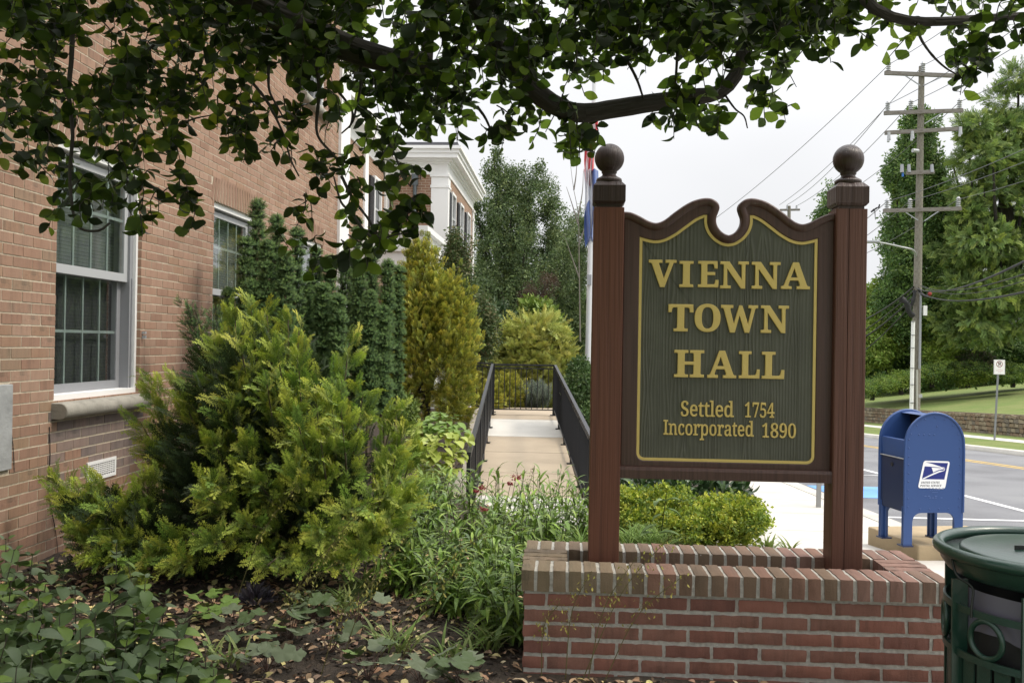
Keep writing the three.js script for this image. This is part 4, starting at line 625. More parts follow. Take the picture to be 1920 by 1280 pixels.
// ================================================================ RAMP RAILINGS
{
  const bal = new THREE.BoxGeometry(0.014, 1, 0.014);
  const railing = (a, b, label, n, posts, bottomA, bottomB) => { // a, b: ground points under the two ends
    const t = thing('railing', label, 'railing', a.toArray(), 0, 'black steel ramp railings'); const L = (p) => p.clone().sub(a), h = 0.92, up = V(0, h, 0);
    part('handrail', [bar(L(a).add(up), L(b).add(up), 0.045, 0.03)], M.rail, t); part('lower_rail', [bar(L(a).add(V(0, h - 0.06, 0)), L(b).add(V(0, h - 0.06, 0)), 0.03, 0.02)], M.rail, t); part('bottom_rail', [bar(L(a).add(V(0, 0.1, 0)), L(b).add(V(0, 0.1, 0)), 0.03, 0.02)], M.rail, t);
    for (let k = 0; k <= posts; k++) { const p = L(a).lerp(L(b), k / posts), pm = part('post', box(-0.02, 0.02, 0, h, -0.02, 0.02), M.rail, t); pm.position.copy(p); const f = part('foot_plate', box(-0.06, 0.06, 0, 0.012, -0.05, 0.05), M.rail, pm); }
    for (let k = 1; k < n; k++) { const m = part('baluster', bal, M.rail, t); m.position.copy(L(a).lerp(L(b), k / n)); m.position.y += 0.1 + (h - 0.16) / 2; m.scale.y = h - 0.16; }
    return t;
  };
  const g = (px, d) => { const p = P(px, 700, d); p.y = rampY(d); return p; };
  const la = g(881.5, 9.4), lb = g(923, 17.15), ra = g(1134, 9.2), rb = g(1041, 17.15);
  railing(la, lb, 'black steel railing along the left edge of the tan ramp', 72, 6); railing(ra, rb, 'black steel railing along the right edge of the tan ramp, behind the sign post', 72, 6);
  railing(lb.clone().add(V(0.02, 0.0, -0.05)), rb.clone().add(V(-0.02, 0, -0.05)), 'short black steel railing across the top of the ramp', 11, 1);
  railing(lb.clone().add(V(-0.03, 0, -0.6)), lb.clone().add(V(-0.55, 0.02, -0.65)), 'black steel railing of the upper landing, left of the ramp top', 5, 1);
}

// ================================================================ POLES, WIRES, FLAGS, ROAD SIGNS
const poleWood = std({ map: T.bark, bumpMap: T.barkB, bumpScale: 0.01, color: lin(0.23, 0.215, 0.185), roughness: 0.95 }), armWood = std({ map: again(T.wood, 1), color: lin(0.22, 0.205, 0.19), roughness: 0.9 }), porcelain = std({ color: lin(0.42, 0.43, 0.45), roughness: 0.3 }), steel = std({ color: lin(0.36, 0.37, 0.39), roughness: 0.4, metalness: 0.6 }), cableM = std({ color: lin(0.018, 0.018, 0.02), roughness: 0.7 }), wireM = std({ color: lin(0.11, 0.11, 0.12), roughness: 0.6 });
const PD = 42;
{
  const base = P(1716, 812, PD), top = P(1729, 124, PD), up = thing('utility_pole', 'tall weathered wooden utility pole with five crossarms and white conduit', 'utility pole', base.toArray());
  const L = (p) => p.clone().sub(base), at = (px, py, dz = 0) => L(P(px, py, PD + dz));
  part('pole', limb([L(base).add(V(0, -0.6, 0)), L(base).lerp(L(top), 0.5), L(top)], 0.215, 0.125, 14, 10), poleWood, up);
  const ins = (px, py, h = 0.42, par = up, m = porcelain, tilt = 0) => { const p = at(px, py, -0.12), pr = [[0, 0]]; for (let k = 0; k < 5; k++) pr.push([0.05, k * 0.085], [0.105, k * 0.085 + 0.02], [0.105, k * 0.085 + 0.045], [0.05, k * 0.085 + 0.065]); pr.push([0.06, 0.45], [0.0, 0.47]); const g = new THREE.LatheGeometry(pr.map(([a, b]) => new THREE.Vector2(a, b)), 12); if (tilt) g.rotateZ(tilt); g.translate(p.x, p.y, p.z); return part('insulator', g, m, par); };
  const arm = (x0, y0, x1, y1, list, braces = []) => { const a = at(x0, y0, -0.16), b = at(x1, y1, -0.16), c = part('crossarm', bar(a, b, 0.13, 0.17), armWood, up); for (const [x, y] of list) ins(x, y, 0.4, c); for (const [p, q, s, t] of braces) part('brace', bar(at(p, q, -0.18), at(s, t, -0.18), 0.04, 0.04), steel, c); return c; };
  arm(1659.5, 136.5, 1806, 142.5, [[1666.5, 133], [1731, 135], [1795, 138]], [[1697, 141, 1726, 160], [1770, 143, 1732, 160]]);
  arm(1658.5, 212, 1806, 207, [[1665, 209], [1708.5, 206], [1800, 204]], [[1768, 211, 1734, 232]]);
  const a3 = arm(1660, 249, 1804, 241, []); for (const [x, y] of [[1669, 262], [1713, 260], [1803, 252]]) part('cut_out', [rod(at(x - 1.5, y - 14, -0.25), at(x - 3, y + 4, -0.3), 0.07, 0.06, 8), rod(at(x, y - 12, -0.25), at(x + 1, y, -0.35), 0.03, 0.03, 6)], porcelain, a3);
  const a4 = arm(1700, 324, 1752, 322, []); for (const x of [1692, 1705, 1748]) part('arrester', [rod(at(x, 323, -0.2), at(x, 308, -0.2), 0.09, 0.07, 8)], steel, a4); part('blue_cap', [rod(at(1693.5, 331, -0.2), at(1693.5, 324, -0.2), 0.05, 0.05, 8)], std({ color: lin(0.05, 0.16, 0.5) }), a4);
  arm(1657, 395, 1803, 391, [[1663.5, 392], [1707, 391], [1797.5, 388]], [[1699, 398, 1722, 413], [1760, 396, 1734, 414]]);
  const dead = at(1706, 278, -0.4); part('insulator', [rod(at(1712, 282, -0.3), at(1722, 283, -0.2), 0.09, 0.09, 8)], porcelain, up);
  // street light arm reaching left
  const sl = part('lamp_arm', limb([at(1720, 486), at(1714, 470, -0.3), at(1690, 463, -0.6), at(1658, 456, -1), at(1640, 453, -1.2)], 0.05, 0.035, 8, 20), steel, up); part('lamp_head', rbox(0.62, 0.12, 0.25, 0.04).translate(...at(1636, 453, -1.25).toArray()), steel, sl);
  // white and grey conduits
  part('conduit', [rod(at(1709, 800, -0.3), at(1713, 602, -0.3), 0.085, 0.08, 10)], M.white, up); part('conduit', [rod(at(1720, 800, -0.32), at(1720, 693, -0.3), 0.05, 0.05, 8)], std({ color: lin(0.4, 0.4, 0.36) }), up); part('conduit', [rod(at(1725, 691, -0.3), at(1727, 552, -0.3), 0.055, 0.05, 8)], std({ color: lin(0.3, 0.31, 0.34), roughness: 0.4 }), up);
  for (const y of [603, 628, 652, 690, 721, 755]) part('strap', bar(at(1707.5, y, -0.4), at(1716, y, -0.4), 0.03, 0.02), M.black, up);
  part('meter_box', box(-0.08, 0.08, -0.22, 0.22, -0.06, 0.06).translate(...at(1735, 582, -0.3).toArray()), M.white, up); part('tag_plate', box(-0.08, 0.08, -0.08, 0.08, -0.01, 0.01).translate(...at(1726.5, 742, -0.3).toArray()), M.offWhite, up);
  part('splice_case', [limb([at(1690, 560, -0.3), at(1700, 568, -0.35), at(1706, 585, -0.3), at(1714, 592, -0.25)], 0.14, 0.1, 8, 12, 0.6), limb([at(1716, 545, -0.3), at(1714, 560, -0.35), at(1708, 575, -0.3)], 0.1, 0.06, 7, 10, 0.6)], cableM, up);
  part('loop', [limb([at(1722, 540, -0.3), at(1730, 552, -0.35), at(1738, 556, -0.35), at(1741, 551, -0.3)], 0.06, 0.06, 7, 12)], cableM, up);

  // wires
  const wire = (pts, r, m, label, sag = 0, group) => { let p = pts; if (pts.length === 2) { p = []; for (let k = 0; k <= 14; k++) { const t = k / 14, q = pts[0].clone().lerp(pts[1], t); q.y -= 4 * sag * t * (1 - t); p.push(q); } } solo('overhead_wire', limb(p, r, r, 5, 40), m, label, 'wire', group); };
  const W = (px, py, d = PD) => P(px, py, d);
  // far pole
  const fz = 69, fb = P(1478, 800, fz), ft = P(1480, 386, fz), fp = thing('utility_pole', 'distant utility pole whose crossarm tip shows above the right scroll of the sign', 'utility pole', fb.toArray()); part('pole', rod(V(0, 0, 0), ft.clone().sub(fb), 0.2, 0.12, 10), poleWood, fp); const f0 = P(1463, 393.5, fz).sub(fb), f1 = P(1500, 393, fz).sub(fb); part('crossarm', bar(f0, f1, 0.14, 0.14), armWood, fp); for (const x of [1476.5, 1494]) { const q = P(x, 393, fz).sub(fb); part('insulator', rod(q, q.clone().add(V(0, 0.32, 0)), 0.09, 0.06, 8), porcelain, fp); }
  const nearEnd = (p, dx, dy) => V(p.x + dx, p.y + dy, -7);
  const runs = [[1667, 121, 'leftmost wire of the top crossarm', 1288, 446, 1.2], [1731, 123, 'middle wire of the top crossarm', 1462, 384, 1.2], [1665, 196, 'leftmost wire of the second crossarm', 1476, 384, 1.1], [1708.5, 193, 'second wire of the second crossarm', 1494, 386, 1.1], [1800, 191, 'rightmost wire of the second crossarm', 1520, 400, 1.0], [1663, 378, 'leftmost wire of the lowest crossarm', 1470, 500, 0.8], [1707, 377, 'middle wire of the lowest crossarm', 1480, 520, 0.8], [1797, 374, 'rightmost wire of the lowest crossarm', 1500, 520, 0.8]];
  for (const [x, y, lab, fx, fy, sag] of runs) {
    const p = W(x, y, PD - 0.12); wire([p, P(fx, fy, fz)], 0.016, wireM, 'thin overhead wire going left, ' + lab, 0.5, undefined);
    wire([p, nearEnd(p, 0.6, 1.7)], 0.014, wireM, 'thin overhead wire rising to the right, ' + lab, sag * 1.1);
  }
  const low = [[1718, 540, 1960, 470, 14, 0.022, 'thick black cable rising to the right from the cable bundle on the pole', 0.35], [1722, 548, 1960, 538, 16, 0.022, 'thick black cable running right from the red fitting on the pole', 0.3], [1728, 535, 1960, 500, 15, 0.013, 'thin cable to the right between the two thick cables', 0.3], [1726, 536, 1960, 512, 20, 0.012, 'thinnest cable to the right below the middle cable', 0.4]];
  for (const [x, y, x2, y2, d, r, lab, s] of low) wire([W(x, y, PD - 0.3), P(x2, y2, d)], r, cableM, lab, s);
  for (const [y, y2, r, lab] of [[538, 612, 0.04, 'topmost black cable bundle running left from the pole'], [545, 640, 0.03, 'second black cable bundle running left from the pole'], [556, 655, 0.045, 'third black cable bundle running left from the pole'], [566, 690, 0.03, 'lowest black cable bundle running left from the pole']]) wire([W(1714, y, PD - 0.3), P(1560, y2, fz - 6)], r, cableM, lab, 0.5);
  solo('warning_ball', new THREE.SphereGeometry(0.09, 12, 8).translate(...P(1744, 551, PD - 0.5).toArray()), std({ color: lin(0.25, 0.03, 0.025) }), 'small red round fitting on the cable right of the pole', 'fitting');
  solo('line_clamp', [limb([P(1634, 397, 40), P(1641, 392, 40), P(1648, 388, 40)], 0.05, 0.03, 6, 8, 0.8), rod(P(1641, 395, 40), P(1642, 412, 40), 0.02, 0.01, 6), rod(P(1648, 390, 40), P(1650, 383, 40), 0.04, 0.03, 6)], cableM, 'dark clamp hanging on a wire right of the right finial', 'fitting');
}
// no parking sign
{
  const b = onRoad(1865, 826, -0.01), t = P(1873, 676, -b.clone().applyMatrix4(camera.matrixWorldInverse).z), s = thing('parking_sign', 'small white no parking sign on a grey steel post across the street', 'sign', b.toArray()), L = (px, py) => P(px, py, -b.clone().applyMatrix4(camera.matrixWorldInverse).z).sub(b);
  part('post', bar(V(0, -0.2, 0), L(1873.5, 676), 0.06, 0.04), std({ color: lin(0.25, 0.26, 0.28), roughness: 0.5, metalness: 0.4 }), s);
  const cv = document.createElement('canvas'); cv.width = 192; cv.height = 256; const c = cv.getContext('2d'); c.fillStyle = '#f4f4f2'; c.fillRect(0, 0, 192, 256); c.strokeStyle = '#c9b7b7'; c.lineWidth = 3; c.strokeRect(8, 8, 176, 240); c.fillStyle = '#15151a'; c.font = 'bold 96px sans-serif'; c.textAlign = 'center'; c.fillText('P', 98, 108); c.strokeStyle = '#7e2a30'; c.lineWidth = 11; c.beginPath(); c.arc(96, 74, 52, 0, 7); c.stroke(); c.beginPath(); c.moveTo(60, 38); c.lineTo(132, 110); c.stroke(); c.fillStyle = '#d9a5a8'; for (const [y, w] of [[150, 60], [172, 124], [196, 110], [214, 50]]) for (let k = 0; k < w / 12; k++) c.fillRect(96 - w / 2 + k * 12, y, 8, 8);
  const tx = new THREE.CanvasTexture(cv); tx.colorSpace = THREE.SRGBColorSpace; const q = L(1874, 688), g = new THREE.BoxGeometry(0.40, 0.54, 0.008); g.rotateY(0.0); g.translate(q.x, q.y, q.z + 0.03); const f = new THREE.PlaneGeometry(0.38, 0.52).translate(q.x, q.y, q.z + 0.0365); const plate = part('plate', g, std({ color: lin(0.75, 0.75, 0.74), roughness: 0.5 }), s); part('face', f, std({ map: tx, roughness: 0.5 }), plate);
}
// steel post standing in the pavement behind the sign
{ const b = onRoad(1535, 951, 0), s = thing('sign_post', 'grey steel sign post in the pavement, seen below the sign board', 'post', b.toArray()); part('post', bar(V(0, 0, 0), V(0.03, 2.4, 0), 0.055, 0.04), std({ color: lin(0.30, 0.30, 0.29), roughness: 0.5, metalness: 0.3 }), s); part('plate', box(-0.15, 0.15, 2.0, 2.4, 0.03, 0.036), M.offWhite, s); }
// flagpole with two limp flags
{
  const d = 27, b = P(1101, 720, d), top = P(1119, -60, d), f = thing('flagpole', 'white flagpole with two limp flags behind the left sign post', 'flagpole', b.toArray()), L = (px, py, dz = 0) => P(px, py, d + dz).sub(b);
  part('pole', rod(V(0, -0.8, 0), top.clone().sub(b), 0.088, 0.05, 14), std({ color: lin(0.66, 0.67, 0.69), roughness: 0.35, metalness: 0.2 }), f); part('cleat', box(-0.06, 0.06, -0.15, 0.15, 0.08, 0.14).translate(...L(1105, 525).toArray()), steel, f);
  // hanging cloth: stripes run down in folds
  const cloth = (x0, x1, y0, y1, cols, name, label, seed, taper) => { const nx = 40, ny = 24, pos = [], uv = [], idx = []; for (let j = 0; j <= ny; j++) for (let i = 0; i <= nx; i++) { const u = i / nx, v = j / ny, p = L(lerp(lerp(x0, x1, u), lerp(x0, x1, 0.5), v * taper), lerp(y0, y1, v) + 14 * Math.sin(u * 5 + seed) * v, -0.1); p.z += 0.16 * Math.sin(u * 15 + seed + v * 1.4); p.x += 0.03 * Math.sin(v * 6 + u * 7); pos.push(p.x, p.y, p.z); uv.push(u, v); } for (let j = 0; j < ny; j++) for (let i = 0; i < nx; i++) { const a = j * (nx + 1) + i; idx.push(a, a + 1, a + nx + 1, a + nx + 1, a + 1, a + nx + 2); } const g = new THREE.BufferGeometry(); g.setAttribute('position', new THREE.Float32BufferAttribute(pos, 3)); g.setAttribute('uv', new THREE.Float32BufferAttribute(uv, 2)); g.setIndex(idx); g.computeVertexNormals(); const w = solo(name, g.translate(b.x, b.y, b.z), new THREE.MeshPhysicalMaterial({ map: cols, roughness: 0.9, side: THREE.DoubleSide, transmission: 0.3, thickness: 0 }), label, 'flag'); return w; };
  const tex = (fn) => { const t = texture(128, 128, fn); t.repeat.set(1, 1); return t; };
  cloth(1090, 1124, 196, 335, tex((u, v) => { const k = Math.floor((u + v * 0.42 + 0.06 * Math.sin(v * 9)) * 6.5); return k % 2 ? [0.85, 0.84, 0.86] : [0.62, 0.035, 0.05]; }), 'striped_flag', 'limp red and white striped flag hanging from the flagpole', 0.5, 0.55);
  cloth(1094, 1121, 318, 452, tex((u, v) => (v < 0.5 - 0.25 * (u - 0.3) && u < 0.55) ? [0.8, 0.81, 0.84] : [0.11, 0.17, 0.42]), 'blue_flag', 'limp blue and white flag hanging lower on the flagpole', 2.2, 0.3);
}

// ================================================================ PLANTS
const Y = V(0, 1, 0);
const aim = (dir, roll = R(0, 6.283)) => new THREE.Quaternion().setFromUnitVectors(Y, dir.clone().normalize()).multiply(new THREE.Quaternion().setFromAxisAngle(Y, roll));
const dirR = () => { const u = R(-1, 1), a = R(0, 6.283), s = Math.sqrt(1 - u * u); return V(s * Math.cos(a), u, s * Math.sin(a)); };
function geoOf(pos, idx, col, uv) { const g = new THREE.BufferGeometry(); g.setAttribute('position', new THREE.Float32BufferAttribute(pos, 3)); if (col) g.setAttribute('color', new THREE.Float32BufferAttribute(col, 3)); g.setAttribute('uv', new THREE.Float32BufferAttribute(uv ?? new Array(pos.length / 3 * 2).fill(0), 2)); g.setIndex(idx); g.computeVertexNormals(); return g; }
// one leaf: length 1 along +y, folded along its rib and arched back (towards -z)
function leafGeo(n, w, { fold = 0.25, arch = 0.25, teeth = 0, heart = 0, tip = 1, twist = 0 } = {}) {
  const pos = [], idx = [];
  for (let i = 0; i <= n; i++) {
    const t = i / n, k = Math.pow(Math.sin(Math.PI * Math.pow(t, tip)), 0.8) * w * 0.5 * (1 + (teeth && i % 2 && t > 0.3 ? teeth : 0)) * (i === n ? 0 : 1) + (i === 0 ? heart * w * 0.4 : 0), z = -arch * t * t, y = t - arch * 0.3 * t * t, dy = heart && i === 0 ? -0.1 * heart : 0;
    const a = twist * t; pos.push(-k * Math.cos(a), y + dy, z + fold * k - k * Math.sin(a), 0, y, z, k * Math.cos(a), y + dy, z + fold * k + k * Math.sin(a));
  }
  for (let i = 0; i < n; i++) { const a = 3 * i; idx.push(a, a + 1, a + 3, a + 3, a + 1, a + 4, a + 1, a + 2, a + 4, a + 4, a + 2, a + 5); }
  return geoOf(pos, idx);
}
// flat fern-like spray of a scale-leaved conifer, old wood side green, young tips bright
function sprayGeo(pairs, cA, cB, droop = 0.3, fat = 1, spread = 0.9) {
  const pos = [], idx = [], col = []; const c = (t) => mix3(cA, cB, smooth(0.2, 1.0, t));
  const kite = (x0, y0, ang, L, w, t0, t1, lift) => { const dx = Math.sin(ang), dy = Math.cos(ang), b = pos.length / 3, zf = (y) => -droop * y * y; const pt = (s, o) => { const x = x0 + dx * L * s + dy * o, y = y0 + dy * L * s - dx * o; pos.push(x, y, zf(y) - 0.12 * droop * Math.abs(x) + lift * s); }; pt(0, 0); pt(0.5, -w); pt(0.5, w); pt(1, 0); for (const q of [t0, (t0 + t1) / 2, (t0 + t1) / 2, t1]) col.push(...c(q)); idx.push(b, b + 1, b + 2, b + 2, b + 1, b + 3); };
  kite(0, 0, 0, 1, 0.02 * fat, 0, 1, 0);
  for (let i = 0; i < pairs; i++) { const t = 0.1 + 0.82 * i / pairs, L = 0.44 * Math.pow(1 - t * 0.75, 0.8) * (0.5 + Math.min(0.5, t * 2)); for (const s of [-1, 1]) { const a = s * spread * (1 - 0.35 * t) * R(0.85, 1.15), l = L * R(0.8, 1.15), lf = R(-0.05, 0.09); kite(0, t, a, l, 0.030 * fat, t * 0.7, Math.min(1, t * 0.6 + 0.55), lf); for (const q of [0.42, 0.7]) for (const e of [-1, 1]) kite(Math.sin(a) * l * q, t + Math.cos(a) * l * q, a + e * 0.75, l * 0.42, 0.026 * fat, t * 0.6 + 0.2, Math.min(1, t * 0.6 + 0.6), lf); } }
  return geoOf(pos, idx, col);
}
// short shoot set with needles all round
function shootGeo(n, cA, cB, len = 0.32, w = 0.035) {
  const pos = [], idx = [], col = []; for (let i = 0; i < n; i++) { const t = i / n, a = i * 2.4, el = 0.75 - 0.35 * t, dx = Math.cos(a) * Math.sin(el + 0.35), dz = Math.sin(a) * Math.sin(el + 0.35), dy = Math.cos(el + 0.35), b = pos.length / 3, px = -Math.sin(a) * w, pz = Math.cos(a) * w; pos.push(px, t * 0.85, pz, -px, t * 0.85, -pz, dx * len, t * 0.85 + dy * len, dz * len); const c = mix3(cA, cB, smooth(0.3, 1, t)); col.push(...mul(c, 0.9), ...mul(c, 0.9), ...c); idx.push(b, b + 1, b + 2); }
  return geoOf(pos, idx, col);
}
// loose bunch of small broad leaves
function bunchGeo(n, size, w = 0.6) {
  const pos = [], idx = []; for (let i = 0; i < n; i++) { const d = dirR(); d.y = d.y * 0.7; const c = d.clone().multiplyScalar(R(0.2, 1)), q = aim(dirR().add(d), R(0, 6)), b = pos.length / 3, L = size * R(0.7, 1.3); for (const [x, y, z] of [[0, 0, 0], [-w / 2, 0.5, 0.1], [w / 2, 0.5, 0.1], [0, 1, -0.1], [0, 0.5, -0.03]]) { const v = V(x * L, y * L, z * L).applyQuaternion(q).add(c); pos.push(v.x, v.y, v.z); } idx.push(b, b + 4, b + 1, b, b + 2, b + 4, b + 1, b + 4, b + 3, b + 4, b + 2, b + 3); }
  return geoOf(pos, idx);
}
const tint = (c, v = 0.2, h = 0.08) => { const k = R(1 - v, 1 + v); return new THREE.Color().setRGB(c[0] * k * R(1 - h, 1 + h), c[1] * k, c[2] * k * R(1 - h, 1 + h)); };
function foliage(name, geo, mat, list, parent, kind = 'stuff') { // list of [position (world), quaternion, scale, colour]
  const o = parent.position, im = new THREE.InstancedMesh(geo, mat, list.length), m = new THREE.Matrix4(), sc = V(), p = V();
  list.forEach(([pos, q, s, c], i) => { typeof s === 'number' ? sc.setScalar(s) : sc.copy(s); im.setMatrixAt(i, m.compose(p.copy(pos).sub(o), q, sc)); im.setColorAt(i, c); });
  im.name = name; if (kind) im.userData.kind = kind; parent.add(shade(im)); return im;
}
// points over a set of ellipsoids given by view position, half-width, half-height (view pixels), distance and depth in metres
function crownPts(blobs, n, { shell = 0.55, rough = 0.3, gap = 0, freq = 2.2 } = {}) {
  const B = blobs.map(([px, py, rx, ry, d, rz]) => ({ c: P(px, py, d), r: V(rx * d / 1750, ry * d / 1750, rz ?? rx * d / 1750) })); const w = B.map((b) => Math.pow(b.r.x * b.r.y * b.r.z, 2 / 3)), W = w.reduce((a, b) => a + b, 0), out = [];
  B.forEach((b, k) => { const m = Math.round(n * w[k] / W); for (let i = 0; i < m; i++) { const d = dirR(), nz = vn(d.x * freq + k * 9 + 20, d.y * freq * 1.3 + d.z * freq + 20, 0, k + 1), rr = lerp(shell, 1, Math.pow(rnd(), 0.6)) * (1 + rough * (nz - 0.5) * 2); const p = V(d.x * b.r.x, d.y * b.r.y, d.z * b.r.z).multiplyScalar(rr).add(b.c); if (gap) { const s = 2.2 / (b.r.x + 0.01); if (vn(p.x * s + 50, p.y * s * 1.1 + p.z * s * 0.7 + 50, 0, 40 + k) < gap) continue; } out.push({ p, n: d, k, rr, low: d.y < -0.35 }); } });
  return out;
}
const barkM = std({ map: T.bark, bumpMap: T.barkB, bumpScale: 0.008, color: lin(0.040, 0.035, 0.031), roughness: 0.95 }), stemM = std({ color: lin(0.06, 0.075, 0.025), roughness: 0.8 }), woodM = std({ map: T.bark, color: lin(0.11, 0.085, 0.065), roughness: 0.95 });
const vcLeaf = (o) => leafMat(null, { vertexColors: true, ...o });

// ---------------------------------------------------------------- overhanging broadleaf tree
{
  const base = V(-2.35, -0.05, -0.9), tree = thing('overhanging_tree', 'dark spiny leaved tree whose branches hang across the top of the view', 'tree', base.toArray());
  const L = (p) => p.clone().sub(base), B = (list) => list.map(([x, y, d]) => L(P(x, y, d)));
  part('trunk', limb([V(0, -0.3, 0), V(0.06, 1.0, -0.1), V(0.25, 2.1, -0.4), V(0.5, 3.0, -0.8), V(0.7, 4.4, -1.1)], 0.19, 0.09, 14, 24, 0.15), barkM, tree);
  const fork = L(P(200, -190, 2.75)), f2 = L(P(800, -150, 2.9)), f3 = L(P(1480, -150, 2.8));
  part('branch', limb([V(0.3, 2.3, -0.45), fork, ...B([[470, 0, 3.0], [540, 38, 3.05], [640, 85, 3.1], [730, 113, 3.12], [802, 120, 3.15]])], 0.085, 0.040, 10, 60, 0.12), barkM, tree);
  part('branch', limb([...B([[800, 138, 3.15], [801, 100, 3.16], [806, 50, 3.18], [800, -20, 3.15]])], 0.022, 0.014, 8, 16, 0.12), barkM, tree);
  part('branch', limb([V(0.4, 2.7, -0.6), L(P(480, -220, 2.7)), f2, ...B([[888, -5, 3.2], [925, 70, 3.25], [978, 146, 3.3], [1035, 194, 3.33], [1085, 212, 3.35], [1150, 204, 3.38], [1220, 193, 3.4], [1300, 182, 3.42], [1350, 172, 3.44], [1380, 140, 3.45], [1398, 70, 3.46], [1406, -10, 3.45]])], 0.080, 0.022, 10, 90, 0.14), barkM, tree);
  part('branch', limb([V(0.5, 3.0, -0.8), L(P(900, -300, 2.7)), f3, ...B([[1610, -12, 3.0], [1650, 22, 3.02], [1700, 38, 3.05], [1770, 40, 3.1], [1850, 34, 3.15], [1940, 28, 3.2]])], 0.038, 0.013, 8, 60, 0.12), barkM, tree);
  const tw = (pts, r = 0.006) => part('twig', limb(B(pts), r, r * 0.45, 5, pts.length * 6, 0.2), barkM, tree);
  tw([[1268, 20, 3.4], [1270, 100, 3.4], [1265, 180, 3.4]], 0.008); tw([[1175, 110, 3.3], [1195, 150, 3.33], [1210, 195, 3.38]], 0.007); tw([[1722, 45, 3.05], [1726, 70, 3.0], [1750, 105, 2.95], [1775, 128, 2.95], [1796, 140, 2.95]], 0.006);
  tw([[590, 100, 3.1], [598, 170, 3.05], [593, 240, 3.05], [600, 262, 3.02], [625, 290, 3.0], [632, 300, 3.0]], 0.008); tw([[503, 120, 3.05], [505, 170, 3.0], [520, 200, 2.98], [532, 222, 2.98]], 0.006); tw([[615, 150, 3.1], [645, 185, 3.08], [661, 212, 3.05], [655, 240, 3.05]], 0.006);
  tw([[676, 120, 3.1], [676, 160, 3.08], [668, 200, 3.06], [660, 230, 3.06], [640, 250, 3.05]], 0.006); tw([[895, 200, 3.2], [912, 225, 3.15], [922, 250, 3.15], [925, 268, 3.15], [945, 268, 3.15]], 0.006); tw([[640, 330, 3.0], [660, 370, 2.98], [690, 410, 2.97], [712, 446, 2.95], [740, 440, 2.95], [765, 436, 2.95]], 0.006);
  tw([[135, 60, 3.0], [133, 110, 3.0], [128, 170, 2.98], [135, 250, 2.95], [130, 330, 2.93], [138, 405, 2.92], [150, 428, 2.9], [185, 432, 2.9], [205, 418, 2.9]], 0.0085); tw([[700, 448, 2.95], [680, 430, 2.96], [660, 400, 2.98], [640, 380, 3], [625, 330, 3]], 0.006); tw([[330, 60, 3.05], [300, 75, 3.03], [270, 100, 3.0], [250, 118, 2.98]], 0.007); tw([[340, 232, 3], [365, 222, 2.98], [395, 216, 2.96]], 0.004); tw([[1360, 178, 3.42], [1380, 205, 3.4], [1395, 217, 3.4], [1402, 240, 3.38]], 0.005);
  tw([[1085, 215, 3.33], [1080, 250, 3.3], [1079, 285, 3.3]], 0.004); tw([[460, 140, 3.05], [500, 190, 3.0], [530, 250, 3.0], [545, 300, 2.98], [560, 330, 2.97]], 0.006); tw([[720, 250, 3.1], [740, 290, 3.08], [755, 330, 3.06], [770, 350, 3.05]], 0.005); tw([[1290, 190, 3.4], [1300, 215, 3.38], [1310, 240, 3.38]], 0.004);
  // how thick the leaves stand across the view (rows and columns of 40 view pixels)
  const MAP = [
    '999999999999999997999999999999999999999877788888', '999965249999999995799969999999999999999914677788', '688633549999999978997999999999999999998854011353', '488848887778888999999999977888888886644400004420', '777999977737777889999936677666666666320000003420', '888888888516667779999326665322255533100000000000', '888888886315566678885125553400044400000000000000', '778888884104555666661000002300000000000000000000', '027777743000046666650000000000000000000000000000', '005588866000004466660000000000000000000000000000', '003555666300055667770000000000000000000000000000', '000000220000044556630000000000000000000000000000', '000000000000003555300000000000000000000000000000'];
  const dens = (x, y) => { const r = MAP[Math.floor(y / 40)], c = r && r[Math.floor(x / 40)]; return c ? +c / 9 : 0; };
  const geos = [leafGeo(10, 0.60, { teeth: 0.12, arch: 0.28, fold: 0.3 }), leafGeo(9, 0.56, { arch: 0.42, fold: 0.42 }), leafGeo(10, 0.64, { teeth: 0.1, arch: 0.1, fold: 0.2, twist: 0.5 }), leafGeo(9, 0.58, { arch: 0.36, fold: 0.25, twist: -0.4 })];
  const tones = [[0.026, 0.048, 0.007], [0.046, 0.082, 0.010], [0.017, 0.031, 0.007], [0.080, 0.135, 0.014], [0.19, 0.28, 0.03]];
  const lm = (c) => leafMat(c, { roughness: 0.5, transmission: 0.6, specularIntensity: 0.28 }); const mats = tones.map(lm); const leaves = [], twigs = [];
  const sprig = (tip, size, up) => { // a short twig ending at tip, with leaves down its length
    const b = tip.clone().add(V(R(-0.06, 0.06), R(0.05, 0.13) * up, R(-0.07, 0.07))), mid = b.clone().lerp(tip, 0.5).add(V(R(-0.02, 0.02), 0.02, R(-0.02, 0.02))); twigs.push(limb([b, mid, tip], 0.0024, 0.0012, 4, 5)); const n = 5 + Math.floor(R(0, 4));
    for (let k = 0; k < n; k++) { const t = (k + 0.6) / n, p = t < 0.5 ? b.clone().lerp(mid, t * 2) : mid.clone().lerp(tip, t * 2 - 1), a = k * 2.4 + R(0, 1), dir = V(Math.cos(a), R(-1.1, 0.35), Math.sin(a)); leaves.push([p, aim(dir), size * R(0.72, 1.2), rnd() < 0.17 ? 4 : rnd() < 0.33 ? 3 : Math.floor(R(0, 3))]); }
  };
  for (let i = 0; i < 12500 && twigs.length < 1350; i++) { const x = R(-60, 1980), y = R(-60, 520), dd = y < 0 ? 1 : dens(clamp(x, 0, 1919), y); if (rnd() > Math.pow(dd, 1.6) * 0.42 + (dd > 0.95 ? 0.35 : 0)) continue; sprig(P(x, y, R(2.75, 3.75)), 0.055, 1); }
